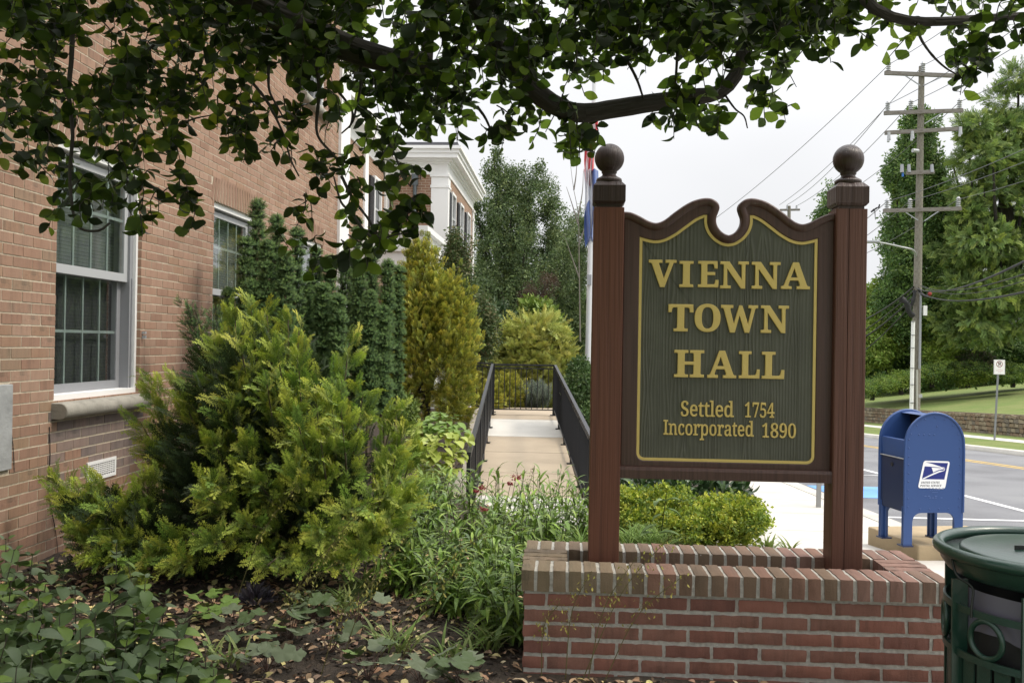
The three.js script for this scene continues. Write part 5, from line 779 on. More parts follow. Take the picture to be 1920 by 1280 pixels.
  // lone tips and bunches that break the outline
  for (const [x, y, n] of [[1079, 300, 3], [1100, 285, 1], [1345, 182, 1], [1440, 215, 2], [1425, 190, 1], [1660, 88, 1], [1300, 235, 3], [1335, 255, 2], [1800, 150, 3], [1825, 130, 2], [1790, 172, 1], [845, 265, 2], [275, 430, 3], [345, 385, 3], [360, 400, 1], [415, 240, 2], [450, 275, 3], [455, 300, 2], [690, 500, 3], [720, 480, 2], [770, 430, 3], [750, 445, 2], [640, 505, 2], [330, 300, 2], [110, 390, 2], [160, 410, 2]]) for (let k = 0; k < n; k++) sprig(P(x + R(-14, 14), y + R(-12, 12), R(2.85, 3.2)), 0.058, 1);
  const view = leaves.map((l) => { const q = l[0].clone().applyMatrix4(camera.matrixWorldInverse), x = 960 + 1750 * q.x / -q.z, y = 640 - 1750 * q.y / -q.z; const inn = x > 0 && x < 1920 && y > 0 && y < 540; return [l, inn ? l[2] / -q.z * (1.3 - dens(clamp(x, 0, 1919), clamp(y, 0, 500)) * 0.6) : 0]; }).sort((a, b) => b[1] - a[1]);
  const rest = []; view.forEach(([[p, q, s, c], v], i) => { if (i < 298) { const m = part('leaf', geos[i % 4], mats[c], tree); m.position.copy(p).sub(base); m.quaternion.copy(q); m.scale.setScalar(s); } else rest.push([p, q, s, tint(tones[c], 0.2)]); });
  for (let k = 0; k < 3; k++) foliage('more_leaves', geos[k], leafMat(null, { roughness: 0.5, transmission: 0.6, specularIntensity: 0.28 }), rest.filter((_, i) => i % 3 === k), tree);
  const tg = merge(twigs); tg.translate(-base.x, -base.y, -base.z); part('fine_twigs', tg, barkM, tree).userData.kind = 'stuff';
  // the crown goes on above and behind the view and shades the bed
  const up = []; for (let i = 0; i < 26000; i++) { const p = V(R(-4.4, 3.6), R(2.3, 5.2), R(-5.4, 2.6)), d = Math.hypot(p.x, p.z), el = (p.y - 1.42) / Math.max(0.3, -p.z); if (p.z < -0.4 && el < 0.42 + 0.05 * vn(p.x * 2, p.z * 2)) continue; const e = ((p.x + 0.4) / 3.9) ** 2 + ((p.z + 1.4) / 4.0) ** 2 + ((p.y - 3.2) / 2.1) ** 2; if (e > 1 || vn(p.x * 1.6, p.y * 1.6 + p.z * 1.3, 0, 77) < 0.34) continue; up.push([p, aim(dirR()), R(0.085, 0.13), tint(pick(tones.slice(0, 4)), 0.2)]); }
  foliage('upper_crown', geos[3], leafMat(null, { roughness: 0.4, transmission: 0.35 }), up, tree);
}

// ---------------------------------------------------------------- the big golden false cypress by the wall
{
  const base = V(-1.56, 0, -5.75), sh = thing('golden_shrub', 'large yellow green feathery conifer shrub in front of the brick wall and window', 'shrub', base.toArray());
  const gs = [0, 1, 2].map((k) => sprayGeo(9, [0.075, 0.15, 0.028], [[0.56, 0.64, 0.085], [0.30, 0.43, 0.06], [0.64, 0.69, 0.12]][k], 0.35 + 0.15 * k, 0.62, 0.75)), old = sprayGeo(7, [0.022, 0.036, 0.014], [0.05, 0.085, 0.024], 0.4, 0.8);  // old inner sprays coloured extra dark, painting shade into the gaps
  const stems = [], lowStems = [], young = [[], [], []], shadeOlds = [];
  const plumes = [[440, 565, 5.8], [470, 580, 5.7], [425, 590, 5.9], [500, 590, 5.7], [540, 600, 5.65], [560, 620, 5.6], [400, 640, 5.8], [450, 640, 5.5], [520, 660, 5.4], [500, 720, 5.3], [560, 690, 5.4], [590, 720, 5.3], [655, 640, 5.7], [670, 665, 5.6], [640, 700, 5.5], [620, 740, 5.3], [680, 740, 5.5], [700, 790, 5.4], [740, 770, 5.7], [760, 800, 5.6], [775, 845, 5.6], [795, 890, 5.5], [770, 930, 5.4], [740, 860, 5.3], [720, 920, 5.1], [690, 870, 5.1], [740, 960, 5.1], [700, 990, 5.0], [660, 950, 4.95], [640, 860, 5.1], [600, 820, 5.1], [560, 800, 5.1], [560, 880, 5.0], [530, 960, 5.0], [600, 1000, 4.95], [570, 1060, 4.95], [630, 1060, 5.0], [500, 1060, 4.95], [460, 980, 5.0], [390, 900, 5.0], [380, 930, 4.95], [420, 960, 4.9], [400, 1020, 4.9], [280, 710, 5.9], [290, 740, 5.85], [270, 760, 5.9], [330, 720, 5.8], [370, 700, 5.7], [350, 760, 5.6], [380, 780, 5.5], [430, 760, 5.4], [460, 830, 5.2], [400, 830, 5.3], [330, 810, 5.6], [262, 790, 5.9], [300, 850, 5.7], [280, 900, 5.4], [320, 940, 5.2], [110, 905, 5.5], [140, 930, 5.4], [180, 910, 5.5], [210, 895, 5.5], [200, 960, 5.3], [150, 1000, 5.25], [250, 950, 5.3], [270, 990, 5.2], [220, 1020, 5.15], [300, 1030, 5.1], [180, 1050, 5.1], [340, 1060, 5.0], [260, 1070, 5.05], [480, 900, 5.1], [670, 1040, 5.0], [340, 990, 5.1], [480, 690, 5.6], [450, 720, 5.6], [540, 760, 5.2], [610, 660, 5.6], [640, 780, 5.2]];
  for (const [pi, [x, y, d]] of plumes.entries()) { if (pi > 12 && pi % 4 === 1 && y < 1040) continue;
    const tip = P(x, y, d), low = x < 350 && y > 870, bb = low ? V(-2.28, 0, -5.35) : base, root = bb.clone().add(V((tip.x - bb.x) * 0.28 + R(-0.1, 0.1), R(0.0, 0.15), R(-0.15, 0.1))); root.x += (tip.x - bb.x) * 0.1; const mid = root.clone().lerp(tip, 0.5).add(V((tip.x - bb.x) * 0.12, 0.06, 0.05)); const c = new THREE.CatmullRomCurve3([root, mid, tip]); (low ? lowStems : stems).push(limb([root, mid, tip], 0.012, 0.003, 5, 8));
    const len = c.getLength();
    for (let i = 0; i < 46; i++) { const t = Math.pow(rnd(), 0.5), p = c.getPointAt(t), dir = c.getTangentAt(t); const side = dirR(); side.y *= 0.6; const w = 0.02 + 0.085 * Math.sin(Math.PI * Math.min(1, t * 0.95 + 0.05)); p.addScaledVector(side, w * R(0.1, 1)); const out = V(p.x - base.x, 0.25, p.z - base.z + 0.5).normalize(); const d2 = dir.clone().multiplyScalar(0.7).addScaledVector(side, 0.55).addScaledVector(out, 0.3); d2.y += 0.15;
      if (t < 0.5) shadeOlds.push([p, aim(d2), R(0.10, 0.17), tint([1, 1, 1], 0.25)]); else young[i % 3].push([p, aim(d2), R(0.10, 0.185) * (1.1 - 0.25 * t), tint([1, 1, 1], 0.22, 0.12)]); }
  }
  for (const p of crownPts([[500, 910, 200, 180, 5.7, 0.45], [490, 780, 140, 150, 5.85, 0.4], [240, 1000, 90, 60, 5.4, 0.25], [380, 960, 60, 120, 5.6, 0.3]], 2200, { shell: 0.2, rough: 0.2 })) { if (p.p.y < 0.05) continue; shadeOlds.push([p.p, aim(p.n.clone().add(V(0, 0.4, 0.3))), R(0.10, 0.18), tint([1, 1, 1], 0.3)]); }
  for (const q of [stems, lowStems]) part('stem', merge(q).translate(-base.x, -base.y, -base.z), woodM, sh); gs.forEach((g, k) => foliage('young_sprays', g, vcLeaf({ transmission: 0.42, roughness: 0.7 }), young[k], sh)); foliage('shade_old_sprays', old, vcLeaf({ transmission: 0.3 }), shadeOlds, sh);
}

// ---------------------------------------------------------------- dark yews along the wall
{
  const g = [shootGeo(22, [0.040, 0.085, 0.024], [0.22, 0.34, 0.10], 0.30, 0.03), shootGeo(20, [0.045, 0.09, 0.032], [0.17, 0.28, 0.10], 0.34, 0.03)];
  const yew = (label, cols, d, bottom, n) => {
    const b = P(cols.reduce((s, c) => s + c[0], 0) / cols.length, bottom, d); b.y = gardenY(b.x, b.z); const t = thing('yew_shrub', label, 'shrub', b.toArray(), 0, undefined), list = [[], []], st = [];
    for (const [x, top, w, dd] of cols) { const D = d + (dd ?? 0), A = P(x, bottom - 10, D), Tp = P(x, top, D), r = 0.74 * w * D / 1750; A.y = Math.max(A.y, b.y); st.push(rod(A.clone().setY(b.y), Tp.clone().lerp(A, 0.15), 0.02, 0.008, 5)); const H = Tp.y - A.y, C = Math.round(H / 0.085); for (let c = 0; c < C; c++) { const v = (c + 0.5) / C, taper = Math.min(1, (1 - v) * 2.0 + 0.22), a = c * 2.4 + x, off = r * 0.32 * taper * R(0.5, 1.2), cr = r * R(0.62, 0.9) * (0.45 + 0.55 * taper), cc = V(A.x + Math.cos(a) * off, A.y + v * H, A.z + Math.sin(a) * off), m = Math.round(n / C * 2.0); for (let i = 0; i < m; i++) { const q = dirR(); q.y = Math.abs(q.y) * 1.3 - 0.35; const p = cc.clone().addScaledVector(q, cr * R(0.65, 1)); list[i % 2].push([p, aim(q.clone().add(V(0, 0.55, 0))), R(0.04, 0.075), tint([1, 1, 1], 0.28)]); } } }
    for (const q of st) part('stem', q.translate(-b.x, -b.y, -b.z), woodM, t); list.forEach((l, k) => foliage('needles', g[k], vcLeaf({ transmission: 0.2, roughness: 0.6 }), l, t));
  };
  yew('dark green upright yew with finger like columns, first along the wall', [[475, 380, 23, 0], [512, 408, 21, 0.25], [455, 450, 18, -0.1], [550, 432, 20, 0.3], [494, 455, 20, -0.3], [530, 478, 22, -0.3], [468, 530, 20, -0.35], [424, 545, 13, -0.1]], 8.2, 800, 1700);
  yew('dark green upright yew in the middle of the row along the wall', [[586, 468, 18, 0.1], [612, 484, 18, 0], [570, 520, 18, -0.2], [600, 535, 20, -0.3], [630, 560, 20, -0.35]], 8.9, 790, 1700);
  yew('dark green upright yew at the far end of the row, beside the golden conifer', [[642, 478, 19, 0.1], [663, 412, 13, 0.5], [668, 500, 19, -0.1], [692, 466, 18, 0.2], [690, 550, 21, -0.3], [722, 492, 17, 0], [743, 502, 13, 0.35], [716, 580, 17, -0.2]], 9.6, 790, 1700);
  // the darker shrub that leans over the wall side
  const b = V(-2.75, 0, -7.2), t = thing('dark_shrub', 'dark green needled shrub leaning left against the brick wall', 'shrub', b.toArray()), l = [[], []], st = [];
  for (const [x, y, d] of [[345, 560, 7.2], [365, 580, 7.15], [350, 600, 7.2], [400, 590, 7.1], [385, 640, 7.0], [420, 620, 7.0], [430, 680, 6.9], [380, 680, 7.0], [440, 740, 6.9], [400, 720, 7.0]]) { const tip = P(x, y, d), m = b.clone().lerp(tip, 0.55).add(V(0.15, 0, 0)), c = new THREE.CatmullRomCurve3([b, m, tip]); st.push(limb([b, m, tip], 0.016, 0.004, 5, 8)); for (let i = 0; i < 260; i++) { const tt = Math.pow(rnd(), 0.6), p = c.getPointAt(tt), s = dirR(); p.addScaledVector(s, 0.085 * Math.sqrt(rnd()) * (0.5 + Math.sin(Math.PI * tt))); l[i % 2].push([p, aim(c.getTangentAt(tt).add(s)), R(0.05, 0.085), tint([1, 1, 1], 0.3)]); } }
  part('stem', merge(st).translate(-b.x, -b.y, -b.z), woodM, t); l.forEach((q, k) => foliage('needles', g[k], vcLeaf({ transmission: 0.2, roughness: 0.6 }), q, t));
}

// conifer or bush built over blobs
function bush(name, label, cat, blobs, n, geo, mat, size, cols, o = {}) {
  const b = o.base ?? P(blobs[0][0], Math.max(...blobs.map((q) => q[1] + q[3])), blobs[0][4]); const t = thing(name, label, cat, b.toArray(), 0, o.group);
  const pts = crownPts(blobs, n, o), list = pts.map((q) => [q.p, aim(q.n.clone().multiplyScalar(o.out ?? 0.8).add(V(R(-0.4, 0.4), (o.lift ?? 0.5) + R(-0.3, 0.3), R(-0.4, 0.4)))), R(size[0], size[1]), tint(pick(cols), o.v ?? 0.22)]);
  const gl = Array.isArray(geo) ? geo : [geo]; gl.forEach((g, k) => foliage(o.crown ?? 'crown', g, mat, list.filter((_, i) => i % gl.length === k), t));
  const c = P(blobs[0][0], blobs[0][1], blobs[0][4]), st = o.stems ? o.stems.map((s) => limb(s.pts, s.r, s.r * 0.35, 7, 16, 0.2)) : [limb([b.clone().add(V(0, -0.2, 0)), b.clone().lerp(c, 0.5), c.clone()], o.tr ?? 0.03, (o.tr ?? 0.03) * 0.3, 7, 12, 0.2), ...pts.filter((_, i) => i % Math.ceil(pts.length / (o.limbs ?? 14)) === 0).map((q) => limb([b.clone().lerp(c, R(0.3, 0.9)), b.clone().lerp(q.p, 0.6).add(V(0, 0.05, 0)), q.p], (o.tr ?? 0.03) * 0.4, (o.tr ?? 0.03) * 0.12, 5, 8))];
  part(o.trunkName ?? 'trunk', merge(st).translate(-b.x, -b.y, -b.z), o.bark ?? barkM, t); return t;
}
const bunch = bunchGeo(9, 0.55), bunch2 = bunchGeo(9, 0.7, 0.5), bunchFine = bunchGeo(14, 0.4, 0.35), leafM = leafMat(null, { transmission: 0.38, roughness: 0.65 });
const goldS = [sprayGeo(6, [0.12, 0.135, 0.02], [0.72, 0.64, 0.095], 0.25, 1.0, 0.8), sprayGeo(6, [0.09, 0.115, 0.018], [0.60, 0.56, 0.08], 0.3, 1.0, 0.8)];
bush('golden_conifer', 'tall golden yellow conifer left of the ramp railing', 'conifer', [[805, 660, 78, 150, 13, 0.55], [845, 690, 48, 120, 12.8, 0.4], [765, 690, 42, 120, 13, 0.4], [790, 560, 48, 80, 13, 0.35], [832, 590, 36, 70, 12.9, 0.3], [760, 600, 30, 70, 13.1, 0.3], [783, 490, 16, 40, 13, 0.14], [803, 500, 14, 40, 13, 0.14], [770, 500, 10, 30, 13, 0.1], [866, 620, 22, 60, 12.9, 0.25]], 11000, goldS, vcLeaf({ transmission: 0.4 }), [0.08, 0.16], [[1, 1, 1], [0.85, 0.95, 0.9], [0.7, 0.85, 0.9]], { shell: 0.6, rough: 0.42, gap: 0.3, lift: 0.9, freq: 4.5, tr: 0.06, base: V(-1.95, 0, -12.95) });
bush('hydrangea', 'mid green large leaved bush with lime leaves between the shrub and the golden conifer', 'bush', [[748, 775, 36, 34, 11, 0.3]], 500, bunch2, leafM, [0.05, 0.08], [[0.17, 0.24, 0.04], [0.12, 0.19, 0.04], [0.22, 0.29, 0.06]], { base: V(-2.0, 0, -11), tr: 0.015 });
// threadleaf golden cypress beyond the ramp and its low neighbour
const thread = sprayGeo(5, [0.16, 0.17, 0.035], [0.62, 0.61, 0.16], 0.9, 0.7, 0.5);
bush('golden_cypress', 'broad golden threadleaf cypress behind the top railing of the ramp', 'conifer', [[995, 690, 72, 85, 23, 0.9], [1040, 720, 40, 60, 22.5, 0.6], [950, 720, 35, 55, 23, 0.6], [1000, 640, 45, 42, 23, 0.6]], 5200, thread, vcLeaf({ transmission: 0.35 }), [0.22, 0.42], [[1, 1, 1], [0.9, 0.95, 0.9], [0.75, 0.85, 0.8]], { shell: 0.65, lift: -0.75, out: 0.9, rough: 0.2 });
bush('golden_mound', 'low golden mound shrub behind the top railing on the left', 'shrub', [[950, 742, 34, 34, 19.5, 0.4], [915, 750, 26, 28, 19, 0.35]], 1400, goldS[1], vcLeaf({ transmission: 0.35 }), [0.10, 0.18], [[1, 1, 1], [0.8, 0.85, 0.9]], { shell: 0.6 });

// ---------------------------------------------------------------- trees behind the hall, left of the sign
const needleB = shootGeo(20, [0.030, 0.05, 0.016], [0.065, 0.10, 0.028], 0.5, 0.05), cedarC = [[0.14, 0.20, 0.07], [0.11, 0.165, 0.062], [0.18, 0.235, 0.08], [0.085, 0.135, 0.055]];
bush('cedar_tree', 'tall bushy green cedar behind the hall with a thin pointed top', 'tree', [[960, 430, 62, 90, 44, 1.8], [1005, 480, 58, 100, 43, 1.8], [925, 500, 46, 120, 44, 1.6], [938, 350, 34, 44, 44, 1], [930, 296, 9, 26, 44, 0.25], [925, 320, 16, 24, 44, 0.4], [1010, 370, 36, 44, 44, 1.2], [975, 350, 26, 40, 44, 0.7], [1045, 430, 30, 44, 44, 1], [960, 590, 90, 90, 43, 2], [1012, 318, 9, 22, 44, 0.3], [900, 400, 20, 40, 44, 0.6], [1030, 395, 20, 26, 44, 0.5], [1050, 500, 30, 60, 44, 1]], 15000, [bunchFine, bunch], leafM, [0.15, 0.30], cedarC, { shell: 0.45, rough: 0.55, gap: 0.38, freq: 3.4, tr: 0.25, limbs: 26, lift: -0.1 });
bush('cedar_tree', 'thinner green cedar behind the flagpole with sky showing through', 'tree', [[1066, 520, 40, 90, 46, 1.4], [1085, 450, 24, 60, 46, 0.8], [1060, 620, 50, 70, 45, 1.6], [1082, 570, 34, 70, 45, 1.2], [1100, 660, 40, 60, 45, 1.4]], 8000, [bunchFine], leafM, [0.18, 0.34], cedarC, { shell: 0.3, rough: 0.5, gap: 0.32, tr: 0.18, limbs: 22 });
bush('brown_shrub', 'patch of brown dead foliage low in the cedar trees', 'shrub', [[1002, 560, 30, 30, 40, 0.8], [1030, 530, 18, 22, 40, 0.6]], 360, bunchFine, leafM, [0.16, 0.3], [[0.10, 0.055, 0.03], [0.075, 0.05, 0.03]], { shell: 0.3, gap: 0.3, tr: 0.06 });
bush('slender_tree', 'young dense green tree against the corner of the hall', 'tree', [[862, 560, 34, 100, 19.5, 0.5], [855, 500, 24, 60, 19.5, 0.35], [900, 620, 34, 70, 20.5, 0.5], [845, 600, 24, 90, 19, 0.4], [852, 455, 10, 26, 19.5, 0.15]], 3600, [bunch, bunchFine], leafM, [0.09, 0.17], [[0.085, 0.135, 0.035], [0.065, 0.11, 0.03], [0.12, 0.165, 0.05], [0.17, 0.16, 0.07]], { shell: 0.4, rough: 0.4, gap: 0.25, tr: 0.05 });
bush('green_bush', 'grey green leafy bush to the right of the slender tree', 'bush', [[905, 640, 40, 60, 24, 0.7], [930, 610, 30, 40, 25, 0.6]], 1700, bunch2, leafM, [0.13, 0.24], [[0.07, 0.12, 0.045], [0.055, 0.10, 0.04], [0.10, 0.145, 0.06]], { shell: 0.5, gap: 0.2 });
bush('lime_sapling', 'bright lime green sapling rising behind the golden cypress', 'tree', [[1005, 580, 24, 18, 27, 0.4], [1030, 600, 24, 18, 27, 0.4], [1015, 620, 34, 16, 27, 0.4], [1045, 625, 16, 16, 27, 0.3]], 620, bunch2, leafM, [0.15, 0.25], [[0.22, 0.32, 0.05], [0.16, 0.25, 0.04], [0.28, 0.37, 0.08]], { shell: 0.4, gap: 0.25, rough: 0.4, tr: 0.03 });
bush('green_bush', 'leafy green bush between the ramp railing and the left sign post', 'bush', [[1092, 740, 28, 44, 15.5, 0.5], [1088, 700, 20, 26, 16, 0.4], [1100, 790, 24, 30, 15, 0.4]], 1500, bunch, leafM, [0.08, 0.14], [[0.07, 0.13, 0.03], [0.05, 0.10, 0.025], [0.11, 0.17, 0.05]], { shell: 0.5 });
bush('silver_bush', 'silvery green lavender clump low behind the top railing', 'bush', [[1005, 748, 30, 24, 19.5, 0.35]], 700, shootGeo(14, [0.12, 0.15, 0.10], [0.22, 0.25, 0.19], 0.3, 0.03), vcLeaf(), [0.12, 0.24], [[1, 1, 1], [0.8, 0.9, 0.9]], { shell: 0.3, lift: 1.4, out: 0.3 });
{ // bare branches beside the flagpole
  const b = P(1085, 640, 40), t = thing('bare_tree', 'leafless grey twigs standing up beside the flagpole', 'tree', b.toArray()), br = []; for (const l of [[[1088, 640], [1086, 500], [1084, 400], [1075, 350], [1070, 310]], [[1084, 405], [1092, 360], [1094, 320]], [[1084, 420], [1072, 380], [1062, 350]], [[1085, 460], [1098, 420], [1104, 380]], [[1076, 356], [1080, 330], [1082, 300]], [[1086, 520], [1068, 470], [1058, 440]]]) br.push(limb(l.map(([x, y]) => P(x, y, 40)), 0.035, 0.008, 5, 14)); part('branch', merge(br).translate(-b.x, -b.y, -b.z), std({ color: lin(0.17, 0.15, 0.13) }), t);
}
struct('upper_bed', grid(-3.25, 6, 30, -19.1, -34, 30, (x, z) => lerp(0.05, roadY(z) - 0.2, smooth(-19, -31, z)) - 0.35 * smooth(0.3, 2.6, x) - 0.25), M.mulch, 'planting bed beyond the top of the ramp');

// ---------------------------------------------------------------- trees across the street
const ivyC = [[0.15, 0.25, 0.06], [0.115, 0.21, 0.055], [0.22, 0.32, 0.08], [0.095, 0.17, 0.05]], freshC = [[0.27, 0.37, 0.055], [0.20, 0.31, 0.05], [0.33, 0.42, 0.08]];
bush('ivy_tree', 'tall ivy covered tree trunk behind the utility pole', 'tree', [[1722, 270, 34, 55, 58, 1.3], [1708, 330, 50, 60, 58, 1.6], [1720, 410, 58, 70, 58, 1.8], [1712, 490, 56, 80, 58, 1.8], [1720, 570, 60, 70, 58, 1.9], [1755, 350, 24, 50, 58, 0.9], [1690, 560, 40, 50, 58, 1.4], [1722, 228, 20, 24, 58, 0.6]], 10000, [bunch, bunch2], leafM, [0.2, 0.38], ivyC, { shell: 0.6, rough: 0.45, freq: 3.4, tr: 0.4, lift: -0.1 });
const hem = sprayGeo(7, [0.09, 0.14, 0.04], [0.29, 0.38, 0.10], 0.7, 0.9, 0.9);
bush('hemlock_tree', 'large hemlock with drooping layered boughs at the right edge of the view', 'tree', [[1880, 250, 60, 36, 55, 2], [1850, 300, 56, 30, 54, 2], [1900, 330, 70, 40, 55, 2.2], [1830, 370, 46, 28, 54, 1.6], [1890, 410, 80, 40, 55, 2.4], [1850, 460, 70, 34, 54, 2.2], [1900, 500, 80, 40, 55, 2.4], [1850, 550, 80, 36, 54, 2.4], [1910, 590, 80, 44, 55, 2.6], [1900, 190, 40, 26, 55, 1.4], [1905, 150, 26, 20, 55, 1], [1830, 240, 30, 24, 54, 1], [1820, 410, 30, 30, 54, 1], [1830, 610, 60, 30, 54, 2]], 15000, [hem], vcLeaf({ transmission: 0.3 }), [0.35, 0.7], [[1, 1, 1], [0.8, 0.9, 0.9], [1.2, 1.15, 0.9], [0.65, 0.75, 0.8]], { shell: 0.35, rough: 0.45, gap: 0.36, lift: -0.25, out: 1.1, tr: 0.4, limbs: 40 });
bush('hemlock_tree', 'second hemlock partly hidden between the pole and the large hemlock', 'tree', [[1800, 470, 40, 50, 62, 1.8], [1790, 550, 50, 50, 62, 2], [1810, 620, 60, 50, 62, 2], [1800, 390, 26, 40, 62, 1.2]], 5000, [hem], vcLeaf({ transmission: 0.3 }), [0.35, 0.7], [[1, 1, 1], [1.3, 1.25, 0.9], [0.75, 0.85, 0.85]], { shell: 0.4, rough: 0.4, gap: 0.25, lift: -0.2, tr: 0.3 });
for (const [lab, bl, n, c, s] of [
  ['light green leafy tree left of the utility pole low on the bank', [[1660, 600, 50, 44, 60, 1.8], [1645, 560, 24, 30, 60, 1.2], [1640, 650, 40, 40, 59, 1.6], [1690, 620, 34, 30, 60, 1.2]], 3000, freshC, [0.26, 0.46]],
  ['light green leafy bush right of the utility pole conduits', [[1755, 610, 40, 30, 58, 1.4], [1760, 660, 34, 22, 57, 1.2], [1785, 625, 26, 24, 58, 1]], 1900, freshC, [0.24, 0.42]],
  ['dark green bush low on the bank left of the pole', [[1665, 680, 60, 40, 62, 1.8], [1630, 690, 40, 36, 62, 1.4], [1700, 670, 40, 40, 63, 1.5]], 2300, ivyC, [0.26, 0.44]],
  ['dark green thicket under the hemlocks right of the pole', [[1780, 680, 70, 36, 60, 2], [1850, 670, 80, 40, 61, 2.2], [1915, 670, 60, 44, 60, 2]], 3600, ivyC, [0.26, 0.46]],
  ['small light green bush low on the bank just left of the pole', [[1690, 712, 20, 16, 55.5, 0.7], [1672, 722, 16, 12, 55, 0.6]], 500, freshC, [0.12, 0.24]],
  ['small green bush on the bank just right of the pole', [[1748, 702, 24, 18, 56, 0.9], [1772, 708, 18, 12, 56, 0.7]], 600, [...freshC, ...ivyC], [0.12, 0.24]],
  ['low light green bush in front of the flowering bush', [[1815, 706, 26, 14, 56, 0.8], [1842, 700, 18, 16, 56, 0.7]], 600, freshC, [0.12, 0.24]],
  ['low green bush at the right edge behind the parking sign', [[1900, 700, 30, 20, 56, 1], [1875, 708, 16, 12, 56, 0.6]], 700, [...freshC, ...ivyC], [0.12, 0.24]],
  ['low bush at the left end of the grass bank beside the sign post', [[1636, 728, 22, 16, 56, 0.8], [1655, 718, 16, 18, 57, 0.7]], 600, [...freshC, ...ivyC], [0.12, 0.24]],
  ['pinkish green flowering bush left of the parking sign', [[1832, 682, 30, 22, 56, 0.9]], 700, [[0.10, 0.14, 0.05], [0.20, 0.16, 0.13], [0.09, 0.15, 0.04]], [0.2, 0.34]],
]) bush('bank_bush', lab, 'bush', bl, n, [bunch, bunch2], leafM, s, c, { shell: 0.45, rough: 0.4, gap: 0.22, tr: 0.15 });
{ const t = []; for (let i = 0; i < 1500; i++) { const x = R(1600, 1960), y = lerp(684, 708, rnd()) + (x < 1720 ? (1720 - x) * 0.22 : 0) + 18 * (vn(x * 0.025, 1) - 0.5), d = R(53, 57); t.push([P(x, y, d), aim(V(R(-0.5, 0.5), 1, R(-0.5, 0.5))), R(0.06, 0.16), tint(pick([...freshC, ...ivyC]), 0.35)]); } const g = foliage('ground_cover', bunch, leafM, t, scene); g.userData = { label: 'strip of low green ground cover along the top of the grass bank', category: 'ground cover', kind: 'stuff' }; }
bush('small_tree', 'small green tree top showing left of the right finial', 'tree', [[1568, 385, 24, 40, 80, 1.5], [1550, 410, 22, 24, 80, 1.3], [1585, 440, 26, 40, 80, 1.5]], 1300, bunch, leafM, [0.32, 0.55], ivyC, { shell: 0.35, gap: 0.25, rough: 0.45, tr: 0.2 });
{ const t = []; for (let i = 0; i < 6000; i++) { const left = rnd() < 0.35, x = left ? R(870, 1130) : R(1560, 2050), y = left ? R(540, 780) : R(640, 720), d = R(72, 84); t.push([P(x, y, d), aim(dirR()), R(0.5, 0.9), tint(pick(ivyC), 0.3)]); } const g = foliage('far_wood', bunch, leafM, t, scene); g.userData = { label: 'distant dark green woodland filling the gaps behind the trees', category: 'woodland', kind: 'stuff' }; }

// ---------------------------------------------------------------- small plants of the bed
const ovate = [leafGeo(7, 0.72, { arch: 0.3, fold: 0.3, heart: 0.6, tip: 0.72 }), leafGeo(7, 0.64, { arch: 0.5, fold: 0.4, heart: 0.6, tip: 0.72 }), leafGeo(7, 0.7, { arch: 0.15, fold: 0.2, heart: 0.5, tip: 0.7, twist: 0.4 })];
const lance = [leafGeo(6, 0.17, { arch: 0.45, fold: 0.35 }), leafGeo(6, 0.22, { arch: 0.25, fold: 0.3 }), leafGeo(6, 0.15, { arch: 0.8, fold: 0.35 })];
